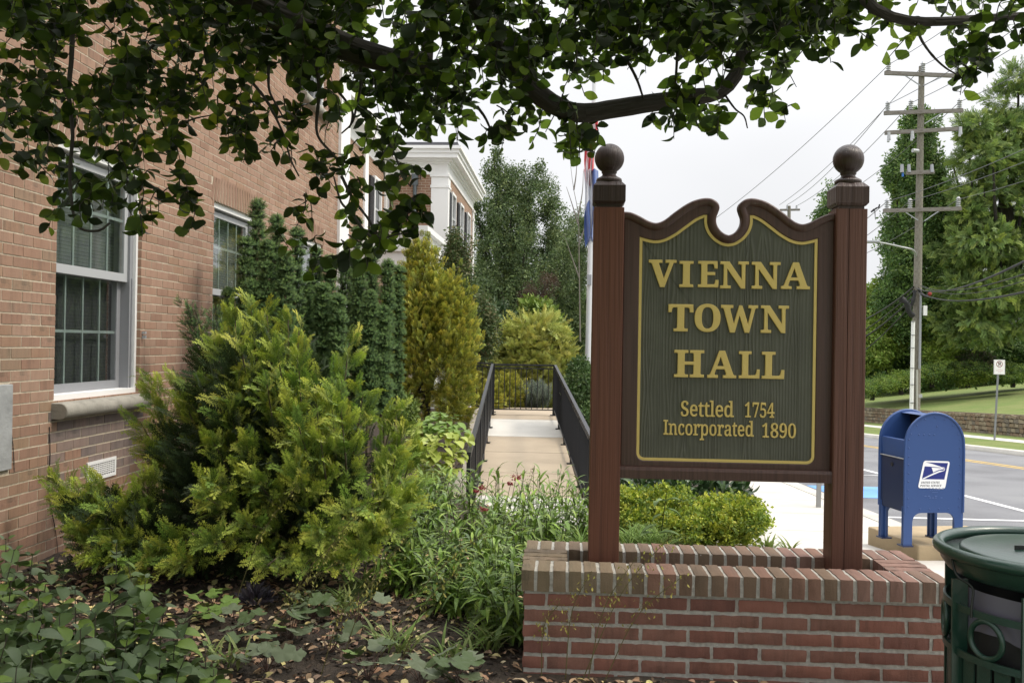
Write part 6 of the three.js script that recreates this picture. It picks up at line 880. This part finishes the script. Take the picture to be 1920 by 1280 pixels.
// broad leaved stems in the left foreground, every leaf a part
{
  const mats = [[0.092, 0.145, 0.045], [0.115, 0.18, 0.052], [0.072, 0.118, 0.042], [0.17, 0.26, 0.045], [0.13, 0.18, 0.085]].map((c) => leafMat(c, { roughness: 0.5, transmission: 0.3 }));
  const spots = [[26, 1030, 3.75, 'at the far left below the brick wall'], [92, 1055, 3.7, 'just right of the leftmost tall stem'], [140, 1105, 3.55, 'low between two taller stems at the left'], [218, 1018, 3.9, 'tallest of the group, in front of the golden shrub'], [272, 1085, 3.85, 'right of the tallest stem'], [312, 1115, 3.9, 'at the right end of the tall group'], [58, 1140, 3.35, 'near the left edge, nearer than the wall'], [178, 1150, 3.4, 'in the middle of the left foreground'], [332, 1185, 3.75, 'over the leaf litter at the right of the clump'], [384, 1215, 3.8, 'rightmost and low over the leaf litter'], [14, 1190, 3.15, 'in the bottom left corner'], [116, 1215, 3.2, 'low at the bottom left beside the corner'], [238, 1200, 3.4, 'low in the middle of the clump'], [300, 1232, 3.5, 'at the bottom edge right of the clump middle'], [352, 1150, 3.95, 'thin, behind the rightmost stems'], [20, 1090, 3.5, 'at the left edge under the wall base'], [70, 1100, 3.55, 'between the two leftmost tall stems'], [150, 1180, 3.3, 'in the nearest row, left of its middle'], [205, 1110, 3.7, 'just under the tallest stem'], [250, 1140, 3.6, 'in the second row right of the tallest stem'], [190, 1225, 3.15, 'at the bottom edge in the nearest row'], [60, 1230, 3.1, 'at the bottom edge near the corner'], [290, 1170, 3.6, 'in the second row at its right end'], [345, 1235, 3.55, 'at the bottom edge at the right end of the clump'], [110, 1150, 3.5, 'half hidden in the second row at the left'], [265, 1235, 3.25, 'nearest, at the bottom, right of the middle'], [10, 1010, 3.9, 'touching the left edge, tallest there'], [60, 1040, 3.8, 'tall, second from the left edge'], [118, 1075, 3.75, 'tall, third from the left edge'], [240, 1060, 3.95, 'tall, right behind the tallest stem'], [400, 1255, 3.7, 'lowest at the right end of the clump'], [30, 1250, 3.0, 'nearest of all in the left corner'], [150, 1255, 3.05, 'nearest at the bottom, left of the middle']];
  spots.forEach(([x, y, d, where], k) => {
    const tip = P(x, y, d), b = V(tip.x + R(-0.06, 0.06), 0, tip.z + R(-0.04, 0.1)), t = thing('leafy_plant', 'broad leaved dark green plant ' + where, 'plant', b.toArray(), 0, undefined), m = b.clone().lerp(tip, 0.5).add(V(R(-0.04, 0.04), 0, R(-0.03, 0.03))), c = new THREE.CatmullRomCurve3([b, m, tip]), H = c.getLength(); part('stem', limb([b, m, tip].map((p) => p.clone().sub(b)), 0.0035, 0.0018, 5, 10), std({ color: lin(0.055, 0.05, 0.03) }), t);
    const n = Math.max(5, Math.round(H / 0.040)); for (let i = 1; i <= n; i++) { const tt = i / n, p = c.getPointAt(Math.min(1, tt * 0.98)), a0 = i * 1.57 + k; for (const s of i === n ? [0, 1, 2] : [0, 1]) { const a = a0 + s * (i === n ? 2.1 : Math.PI) + R(-0.3, 0.3), size = (i === n ? 0.045 : R(0.095, 0.140)) * (0.65 + 0.5 * (1 - tt)); const dir = V(Math.cos(a), i === n ? 0.9 : R(-0.35, 0.35), Math.sin(a)), st = p.clone().addScaledVector(dir, 0.012); const lf = part('leaf', ovate[(i + s) % 3], mats[Math.floor(R(0, 4.99))], t); lf.position.copy(st).sub(b); lf.quaternion.copy(new THREE.Quaternion().setFromRotationMatrix(new THREE.Matrix4().lookAt(V(0, 0, 0), V(0, 1, 0.001), dir)));
      { const z = V(0, 1, 0).addScaledVector(dir, -dir.y).normalize(), yv = dir.clone().normalize(), xv = V().crossVectors(yv, z).normalize(), zz = V().crossVectors(xv, yv); lf.quaternion.setFromRotationMatrix(new THREE.Matrix4().makeBasis(xv, yv, zz)); lf.rotateY(R(-0.4, 0.4)); } lf.scale.setScalar(size); } }
  });
}
// lobed leaves close to the ground
const lobed = (() => { const pos = [0, 0.02, 0], idx = [], n = 36; for (let i = 0; i < n; i++) { const a = (i / n) * Math.PI * 2, f = Math.abs(((a / (Math.PI * 2) * 5 + 0.5) % 1) - 0.5) * 2, notch = i < 2 || i > n - 2 ? 0.3 : 1, r = (0.78 + 0.26 * (1 - f) + (i % 2) * 0.05) * notch; pos.push(Math.sin(a) * r, -0.03 + 0.13 * (1 - f) * r, -Math.cos(a) * r + 0.0); } for (let i = 0; i < n; i++) idx.push(0, 1 + (i + 1) % n, 1 + i); const g = geoOf(pos, idx); return g; })();
{
  const mats = [[0.115, 0.15, 0.075], [0.15, 0.185, 0.105], [0.09, 0.135, 0.05], [0.15, 0.24, 0.05], [0.11, 0.085, 0.05]].map((c) => leafMat(c, { roughness: 0.55, transmission: 0.25 }));
  const spots = [[545, 1200, 'in the middle of the bed'], [620, 1230, 'right of the middle over dry leaves'], [500, 1262, 'at the bottom edge below the shrub'], [690, 1275, 'at the bottom edge left of the planter'], [585, 1165, 'just in front of the golden shrub'], [672, 1170, 'with greyish leaves near the perennials'], [448, 1205, 'left of the middle, near the broad leaved clump'], [790, 1290, 'low beside the bare mulch'], [395, 1170, 'bright green, below the left part of the shrub'], [865, 1290, 'rightmost by the bottom edge']];
  spots.forEach(([x, y, where], k) => {
    const b = onY(x, y, 0.0), t = thing('lobed_leaf_plant', 'low plant with round lobed leaves ' + where, 'plant', b.toArray()); const n = 9 + Math.floor(R(0, 4));
    for (let i = 0; i < n; i++) { const a = i * 2.4 + k, r = R(0.03, 0.13), h = R(0.05, 0.15), p = V(Math.cos(a) * r, h, Math.sin(a) * r); part('stalk', limb([V(0, 0, 0), V(p.x * 0.5, h * 0.7, p.z * 0.5), p], 0.002, 0.0015, 4, 6), std({ color: lin(0.09, 0.05, 0.04) }), t); const lf = part('leaf', lobed, k === 8 ? mats[3] : pick(mats.slice(0, rnd() < 0.12 ? 5 : 3)), t); lf.position.copy(p); lf.rotation.set(R(-0.2, 0.75), a, R(-0.4, 0.4), 'YXZ'); lf.scale.setScalar(R(0.036, 0.055)); }
  });
  // purple tuft
  { const b = onY(478, 1142, 0), t = thing('purple_plant', 'small dark purple grey leaved tuft at the foot of the shrub', 'plant', b.toArray()); const l = []; for (let i = 0; i < 130; i++) { const d = dirR(); d.y = Math.abs(d.y); l.push([b.clone().addScaledVector(d, 0.05).add(V(0, 0.03, 0)), aim(d.add(V(0, 0.3, 0))), R(0.05, 0.09), tint([0.06, 0.052, 0.068], 0.3)]); } foliage('leaves', lance[1], leafMat(null), l, t); part('stem', rod(V(0, -0.02, 0), V(0, 0.06, 0), 0.006), stemM, t); }
}
// thin airy flower stalks leaning right
{
  const list = [[430, 1160, 560, 905, 'crossing the dark gap low in the shrub'], [520, 1190, 650, 1000, 'against the shrub, left of centre'], [560, 1170, 690, 940, 'against the shrub, right of centre'], [640, 1240, 770, 1000, 'in front of the perennials'], [700, 1255, 905, 1000, 'leaning far right over the perennials'], [745, 1260, 870, 1060, 'short, over the bare mulch'], [690, 1160, 742, 990, 'pale and bare beside the shrub'], [1090, 1245, 1262, 1000, 'tallest across the planter front'], [1060, 1240, 1110, 1070, 'left end of the planter front'], [1130, 1250, 1280, 1080, 'leaning right across the planter bricks'], [1100, 1250, 1190, 1050, 'in the middle of the planter stalks'], [600, 1270, 700, 1090, 'at the bottom, reddish and thin'], [470, 1230, 640, 1050, 'from the leaf litter into the shrub'], [1015, 1235, 1050, 1130, 'short, at the planter left corner']];
  list.forEach(([x0, y0, x1, y1, where], k) => { const b = onY(x0, y0 + (x0 > 1000 ? 34 : 0), 0), d = -b.clone().applyMatrix4(camera.matrixWorldInverse).z - (x0 > 1000 ? 0.02 : 0.12), tip = P(x1, y1, d), t = thing('flower_stalk', 'thin airy flower stalk ' + where, 'flower stalk', b.toArray()), m = b.clone().lerp(tip, 0.55).add(V(-0.03, 0.05, 0)), c = new THREE.CatmullRomCurve3([b, m, tip]); part('stem', limb([b, m, tip].map((p) => p.clone().sub(b)), 0.0023, 0.0013, 5, 16), std({ color: k === 6 ? lin(0.26, 0.24, 0.10) : lin(0.11, 0.10, 0.03) }), t); if (k === 6) return; const l = [], br = []; for (let i = 0; i < 46; i++) { const tt = R(0.45, 1), p = c.getPointAt(tt), q = p.clone().add(V(R(-0.04, 0.04), R(-0.035, 0.03), R(-0.03, 0.03))); br.push(limb([p, p.clone().lerp(q, 0.5).add(V(0, 0.006, 0)), q], 0.0006, 0.0005, 3, 3)); l.push([q, aim(V(R(-0.3, 0.3), -1, R(-0.3, 0.3))), R(0.010, 0.017), tint([0.36, 0.34, 0.08], 0.25)]); } foliage('buds', lance[1].clone().scale(2.4, 1, 2.4), leafMat(null), l, t); part('branchlets', merge(br).translate(-b.x, -b.y, -b.z), std({ color: lin(0.13, 0.12, 0.04) }), t).userData.kind = 'stuff'; });
}
// green narrow leaved perennials and their red flower heads
{
  const cols = [[0.23, 0.35, 0.06], [0.17, 0.28, 0.05], [0.30, 0.43, 0.08], [0.19, 0.27, 0.10]];
  const spots = [[752, 1065, 0.34, 'right against the golden shrub'], [800, 1040, 0.40, 'beside the ramp side wall, left'], [842, 1100, 0.34, 'in front of the ramp side wall'], [900, 1120, 0.36, 'left of the planter, middle'], [955, 1095, 0.42, 'close to the left end of the planter'], [880, 1050, 0.44, 'below the red flowers'], [940, 1035, 0.46, 'below the ramp, centre'], [1000, 1020, 0.46, 'below the ramp, behind the planter corner'], [1060, 1015, 0.46, 'behind the planter, left of the sign post'], [1100, 1015, 0.42, 'touching the left sign post from behind'], [930, 1165, 0.34, 'at the left foot of the planter'], [965, 1200, 0.25, 'lowest, at the planter corner'], [770, 1110, 0.22, 'low, in front of the shrub base'], [850, 1150, 0.24, 'low, over the mulch'], [1030, 1050, 0.36, 'just behind the planter cap'], [820, 985, 0.34, 'in front of the lime hydrangea']];
  spots.forEach(([x, y, h, where], k) => {
    const b = onY(x, y, y < 1060 ? -0.08 : 0); b.y = gardenY(b.x, b.z); const t = thing('perennial', 'bright green narrow leaved perennial ' + where, 'plant', b.toArray()), l = [[], [], []], st = [];
    for (let s = 0; s < 21; s++) { const a = R(0, 6.283), r = R(0.02, 0.2), tip = b.clone().add(V(Math.cos(a) * r * 1.2, h * R(0.7, 1.35), Math.sin(a) * r)), root = b.clone().add(V(Math.cos(a) * r * 0.5, 0, Math.sin(a) * r * 0.4)), m = root.clone().lerp(tip, 0.5).add(V(0, 0.03, 0)), c = new THREE.CatmullRomCurve3([root, m, tip]); st.push(limb([root, m, tip], 0.003, 0.0015, 4, 6)); const n = 15; for (let i = 2; i <= n; i++) { const tt = i / n, p = c.getPointAt(tt), aa = i * 2.4 + s, up = i > n - 3 ? 1.6 : R(-0.1, 0.8); l[i % 3].push([p, aimFlat(V(Math.cos(aa), up, Math.sin(aa))), R(0.10, 0.175) * (1.15 - 0.45 * tt), tint(pick(cols), 0.25)]); } }
    part('stem', merge(st).translate(-b.x, -b.y, -b.z), stemM, t); l.forEach((q, i) => foliage('leaves', lance[i], leafMat(null, { transmission: 0.4, roughness: 0.5 }), q, t));
  });
  for (const [x, y, r, d, where] of [[905, 916, 0.032, 6.3, 'left of the ramp, beside the railing foot'], [967, 897, 0.040, 6.2, 'highest, over the tan ramp'], [957, 908, 0.02, 6.2, 'small bud just under the highest one'], [905, 956, 0.034, 6.1, 'lower left among the leaves'], [893, 922, 0.024, 6.3, 'leftmost, by the railing'], [963, 983, 0.022, 6.1, 'lowest, faded, over the leaves']]) {
    const c = P(x, y, d), b = V(c.x - 0.05, gardenY(c.x, c.z) + 0.1, c.z + 0.02), t = thing('red_flower', 'pinkish red flower cluster ' + where, 'flower', b.toArray()); part('stem', limb([V(0, 0, 0), c.clone().sub(b).multiplyScalar(0.5).add(V(-0.01, 0.02, 0)), c.clone().sub(b)], 0.0028, 0.0018, 5, 10), stemM, t); const l = []; for (let i = 0; i < 90; i++) { const q = dirR(); q.y = q.y * 0.5 + 0.1; l.push([c.clone().addScaledVector(q, r * Math.cbrt(rnd())), aim(dirR().add(V(0, 0.8, 0))), R(0.008, 0.014), tint([0.36, 0.055, 0.075], 0.3)]); } foliage('petals', lance[1].clone().scale(2.5, 1, 1), leafMat(null), l, t);
  }
  for (const [p, q, where] of [[[980, 912], [1003, 872], 'beside the highest red flower'], [[925, 930], [934, 874], 'above the left red flower']]) { const a = P(...p, 6.25), b2 = P(...q, 6.25), t = thing('seed_stalk', 'thin brown seed stalk ' + where, 'flower stalk', a.toArray()); part('stem', rod(V(0, -0.15, 0), b2.clone().sub(a), 0.0015), woodM, t); const l = []; for (let i = 0; i < 40; i++) { const w = a.clone().lerp(b2, R(0.2, 1)).add(V(R(-0.012, 0.012), 0, R(-0.01, 0.01))); l.push([w, aim(dirR()), 0.008, tint([0.12, 0.08, 0.04])]); } foliage('seeds', lance[1].clone().scale(2.5, 1, 1), leafMat(null), l, t); }
}
function aimFlat(dir) { const z = V(0, 1, 0).addScaledVector(dir, -dir.y / dir.lengthSq()).normalize(), y = dir.clone().normalize(), x = V().crossVectors(y, z).normalize(), zz = V().crossVectors(x, y); return new THREE.Quaternion().setFromRotationMatrix(new THREE.Matrix4().makeBasis(x, y, zz)); }
// lime leaves between shrub and ramp: each big leaf a part
{
  const mats = [[0.36, 0.44, 0.07], [0.46, 0.52, 0.11], [0.20, 0.32, 0.05]].map((c) => leafMat(c, { transmission: 0.4, roughness: 0.6 })); const b = V(-1.72, 0, -10.3), t = thing('lime_hydrangea', 'low lime green plant with large soft leaves beside the ramp side wall', 'plant', b.toArray());
  for (let i = 0; i < 300; i++) { const x = R(758, 876), y = lerp(772, 905, rnd()), k = ((x - 820) / 58) ** 2 + ((y - 838) / 66) ** 2; if (k > 1) continue; const p = P(x + (y < 830 ? 8 : -6), y, 9.6 - 0.7 * (1 - k) - (y - 838) * 0.004), lf = part('leaf', ovate[i % 3], mats[y < 810 && x > 790 ? 2 : Math.floor(R(0, 1.99))], t); lf.position.copy(p).sub(b); lf.quaternion.copy(aimFlat(V(R(-1, 1), R(-0.5, 0.3), R(0.2, 1)))); lf.scale.setScalar(R(0.085, 0.14)); }
  for (let k = 0; k < 5; k++) part('stem', rod(V(R(-0.1, 0.1), -0.1, R(-0.1, 0.1)), V(R(-0.25, 0.25), 0.3, R(-0.1, 0.4)), 0.01, 0.005, 5), stemM, t);
}
// behind the planter: dark laurel, golden euonymus mounds, grass, a tall weed, strap leaves
const glossy = leafMat(null, { transmission: 0.2, roughness: 0.3, specularIntensity: 0.8 });
bush('laurel_bush', 'dark glossy laurel bush behind the golden mounds, seen under the sign board', 'bush', [[1290, 930, 95, 40, 9.8, 0.5], [1210, 925, 60, 40, 9.6, 0.45], [1360, 930, 42, 44, 9.9, 0.4]], 1500, [lance[1].clone().scale(1.9, 1, 1.9), lance[0].clone().scale(2, 1, 2)], glossy, [0.09, 0.14], [[0.035, 0.075, 0.02], [0.025, 0.055, 0.018], [0.06, 0.11, 0.03]], { base: V(0.95, -0.45, -9.7), shell: 0.5, lift: 0.1, out: 1 });
const eu = [bunchGeo(8, 0.75, 0.6), bunchGeo(8, 0.7, 0.65)], euC = [[0.40, 0.47, 0.055], [0.26, 0.35, 0.045], [0.52, 0.55, 0.08], [0.15, 0.23, 0.035]];
bush('golden_euonymus', 'rounded golden green shrub at the right, next to the pavement', 'shrub', [[1370, 975, 56, 40, 7.3, 0.3], [1392, 962, 34, 30, 7.35, 0.22], [1330, 985, 36, 30, 7.2, 0.2]], 2600, eu, leafM, [0.030, 0.046], euC, { base: V(1.25, -0.2, -7.3), shell: 0.72, rough: 0.5, gap: 0.05, freq: 5.5, tr: 0.012 });
bush('golden_euonymus', 'taller golden green shrub in the middle, behind the planter', 'shrub', [[1255, 965, 46, 44, 7.4, 0.28], [1270, 990, 44, 30, 7.1, 0.22], [1245, 935, 26, 20, 7.5, 0.16]], 2400, eu, leafM, [0.030, 0.046], euC, { base: V(0.8, -0.18, -7.3), shell: 0.72, rough: 0.5, gap: 0.05, freq: 5.5, tr: 0.012 });
bush('golden_euonymus', 'golden green shrub half hidden by the left sign post', 'shrub', [[1180, 955, 40, 36, 7.6, 0.26], [1195, 980, 30, 26, 7.3, 0.2]], 1500, eu, leafM, [0.030, 0.046], euC, { base: V(0.5, -0.2, -7.5), shell: 0.72, rough: 0.5, gap: 0.05, freq: 5.5, tr: 0.012 });
{
  const blades = (name, label, spots, n, h, w, c) => { const b0 = spots[0].clone(), t = thing(name, label, 'grass', b0.toArray()), g = leafGeo(6, w, { arch: 0.55, fold: 0.4, tip: 0.6 }), l = []; for (let i = 0; i < n; i++) { const b = pick(spots), a = R(0, 6.283); l.push([b.clone().add(V(R(-0.04, 0.04), -0.01, R(-0.04, 0.04))), aim(V(Math.cos(a) * R(0.1, 0.6), 1, Math.sin(a) * R(0.1, 0.6)), Math.atan2(Math.cos(a), Math.sin(a)) + Math.PI), h * R(0.5, 1.15), tint(pick(c), 0.25)]); } foliage('blades', g, leafMat(null, { transmission: 0.4 }), l, t); };
  const gsp = []; for (let i = 0; i < 26; i++) { const p = onY(R(1162, 1245), R(1010, 1036), -0.02); gsp.push(p); } blades('grass_tuft', 'bright green grass tuft behind the planter, right of the left sign post', gsp, 520, 0.2, 0.05, [[0.16, 0.26, 0.04], [0.21, 0.31, 0.07]]);
  const s2 = [onY(1443, 1030, -0.26)], s3 = [onY(1478, 1034, -0.26)]; blades('strap_leaf_plant', 'small strap leaved plant at the pavement edge, left one', s2, 24, 0.17, 0.12, [[0.16, 0.22, 0.04]]); blades('strap_leaf_plant', 'small strap leaved plant at the pavement edge, right one', s3, 20, 0.16, 0.12, [[0.16, 0.22, 0.04]]);
  const gsp2 = []; for (let i = 0; i < 40; i++) { const p = onY(R(985, 1100), R(1015, 1050), -0.04); gsp2.push(p); } blades('grass_tuft', 'thin bright grass between the perennials and the planter back', gsp2, 420, 0.2, 0.05, [[0.17, 0.27, 0.04], [0.13, 0.22, 0.04]]);
  for (const [x, y, w, n, h, where] of [[735, 1215, 0.07, 46, 0.20, 'at the bottom, below the perennials'], [845, 1235, 0.08, 40, 0.16, 'at the bottom, left of the planter'], [640, 1140, 0.09, 60, 0.17, 'at the foot of the golden shrub, right side'], [560, 1135, 0.07, 40, 0.14, 'at the foot of the golden shrub, middle'], [905, 1210, 0.07, 50, 0.17, 'between the perennials and the planter corner'], [690, 1110, 0.09, 60, 0.2, 'left of the perennials'], [420, 1245, 0.08, 40, 0.15, 'at the bottom beside the broad leaved clump']]) { const c = onY(x, y, 0.01), sp = []; for (let i = 0; i < 8; i++) sp.push(c.clone().add(V(R(-w, w), 0, R(-w, w)))); blades('weed_tuft', 'loose pale green grassy weed ' + where, sp, n, h, 0.085, [[0.22, 0.31, 0.08], [0.17, 0.25, 0.07], [0.28, 0.33, 0.11]]); }
  const b = onY(1236, 1030, -0.1), t = thing('tall_weed', 'tall weed with large pale green pointed leaves among the golden shrubs', 'plant', b.toArray()); part('stem', rod(V(0, 0, 0), P(1250, 925, 6.6).sub(b), 0.005, 0.003), stemM, t); for (const [x, y, a, s] of [[1248, 940, 2.2, 0.12], [1252, 938, 0.6, 0.11], [1240, 965, 3.0, 0.09], [1230, 985, 3.4, 0.14], [1238, 1000, 0.1, 0.15], [1225, 1000, 2.6, 0.12], [1255, 955, -0.6, 0.13], [1232, 940, 1.8, 0.09]]) { const lf = part('leaf', lance[1], leafMat([0.13, 0.20, 0.06]), t); lf.geometry = ovate[0]; lf.position.copy(P(x, y, 6.6)).sub(b); lf.quaternion.copy(aimFlat(V(Math.cos(a), R(-0.3, 0.5), Math.sin(a) * 0.5 + 0.3))); lf.scale.set(s * 0.6, s, s); }
}
// fallen leaves and chips over the mulch
{
  const dry = leafGeo(4, 0.5, { arch: 0.35, fold: 0.35, twist: 0.5 }), l = [], chips = [], cols = [[0.42, 0.29, 0.17], [0.31, 0.19, 0.11], [0.52, 0.41, 0.27], [0.23, 0.14, 0.085], [0.50, 0.43, 0.19], [0.37, 0.24, 0.16]];
  for (let i = 0; i < 11500; i++) { const x = R(-3.2, 1.6), z = rnd() < 0.75 ? R(-6.2, -3.3) : R(-12, -6.2); if (x > -0.2 && z < -3.98 && z > -4.68) continue; const dens2 = 0.35 + 0.75 * vn(x * 2.2 + 9, z * 2.2, 0, 55) + (x > -0.9 && x < 0 && z > -5 ? 0.1 : 0); if (rnd() > dens2 * 0.8) continue; const p = V(x, gardenY(x, z) + R(0.006, 0.02), z); l.push([p, aimFlat(V(R(-1, 1), R(-0.35, 0.35), R(-1, 1))), R(0.036, 0.070), tint(pick(cols), 0.3)]); }
  for (let i = 0; i < 7000; i++) { const x = R(-3.2, 1.6), z = rnd() < 0.7 ? R(-5.6, -3.4) : R(-12, -5.6), p = V(x, gardenY(x, z) + R(0, 0.01), z); if (x > -0.2 && z < -3.98 && z > -4.68) continue; chips.push([p, new THREE.Quaternion().setFromEuler(new THREE.Euler(R(-0.5, 0.5), R(0, 6), R(-0.5, 0.5))), V(R(0.012, 0.04), R(0.004, 0.009), R(0.006, 0.014)), tint(pick([[0.05, 0.036, 0.027], [0.08, 0.056, 0.04], [0.12, 0.085, 0.06], [0.035, 0.026, 0.02]]), 0.3)]); }
  const a = foliage('fallen_leaves', dry, std({ roughness: 0.9 }), l, scene); a.userData = { label: 'dry tan and brown fallen leaves scattered over the mulch bed', category: 'fallen leaves', kind: 'stuff' };
  const b = foliage('bark_chips', new THREE.BoxGeometry(1, 1, 1), std({ roughness: 1 }), chips, scene); b.userData = { label: 'dark bark chips of the mulch bed surface', category: 'mulch', kind: 'stuff' };
}

renderer.render(scene, camera);
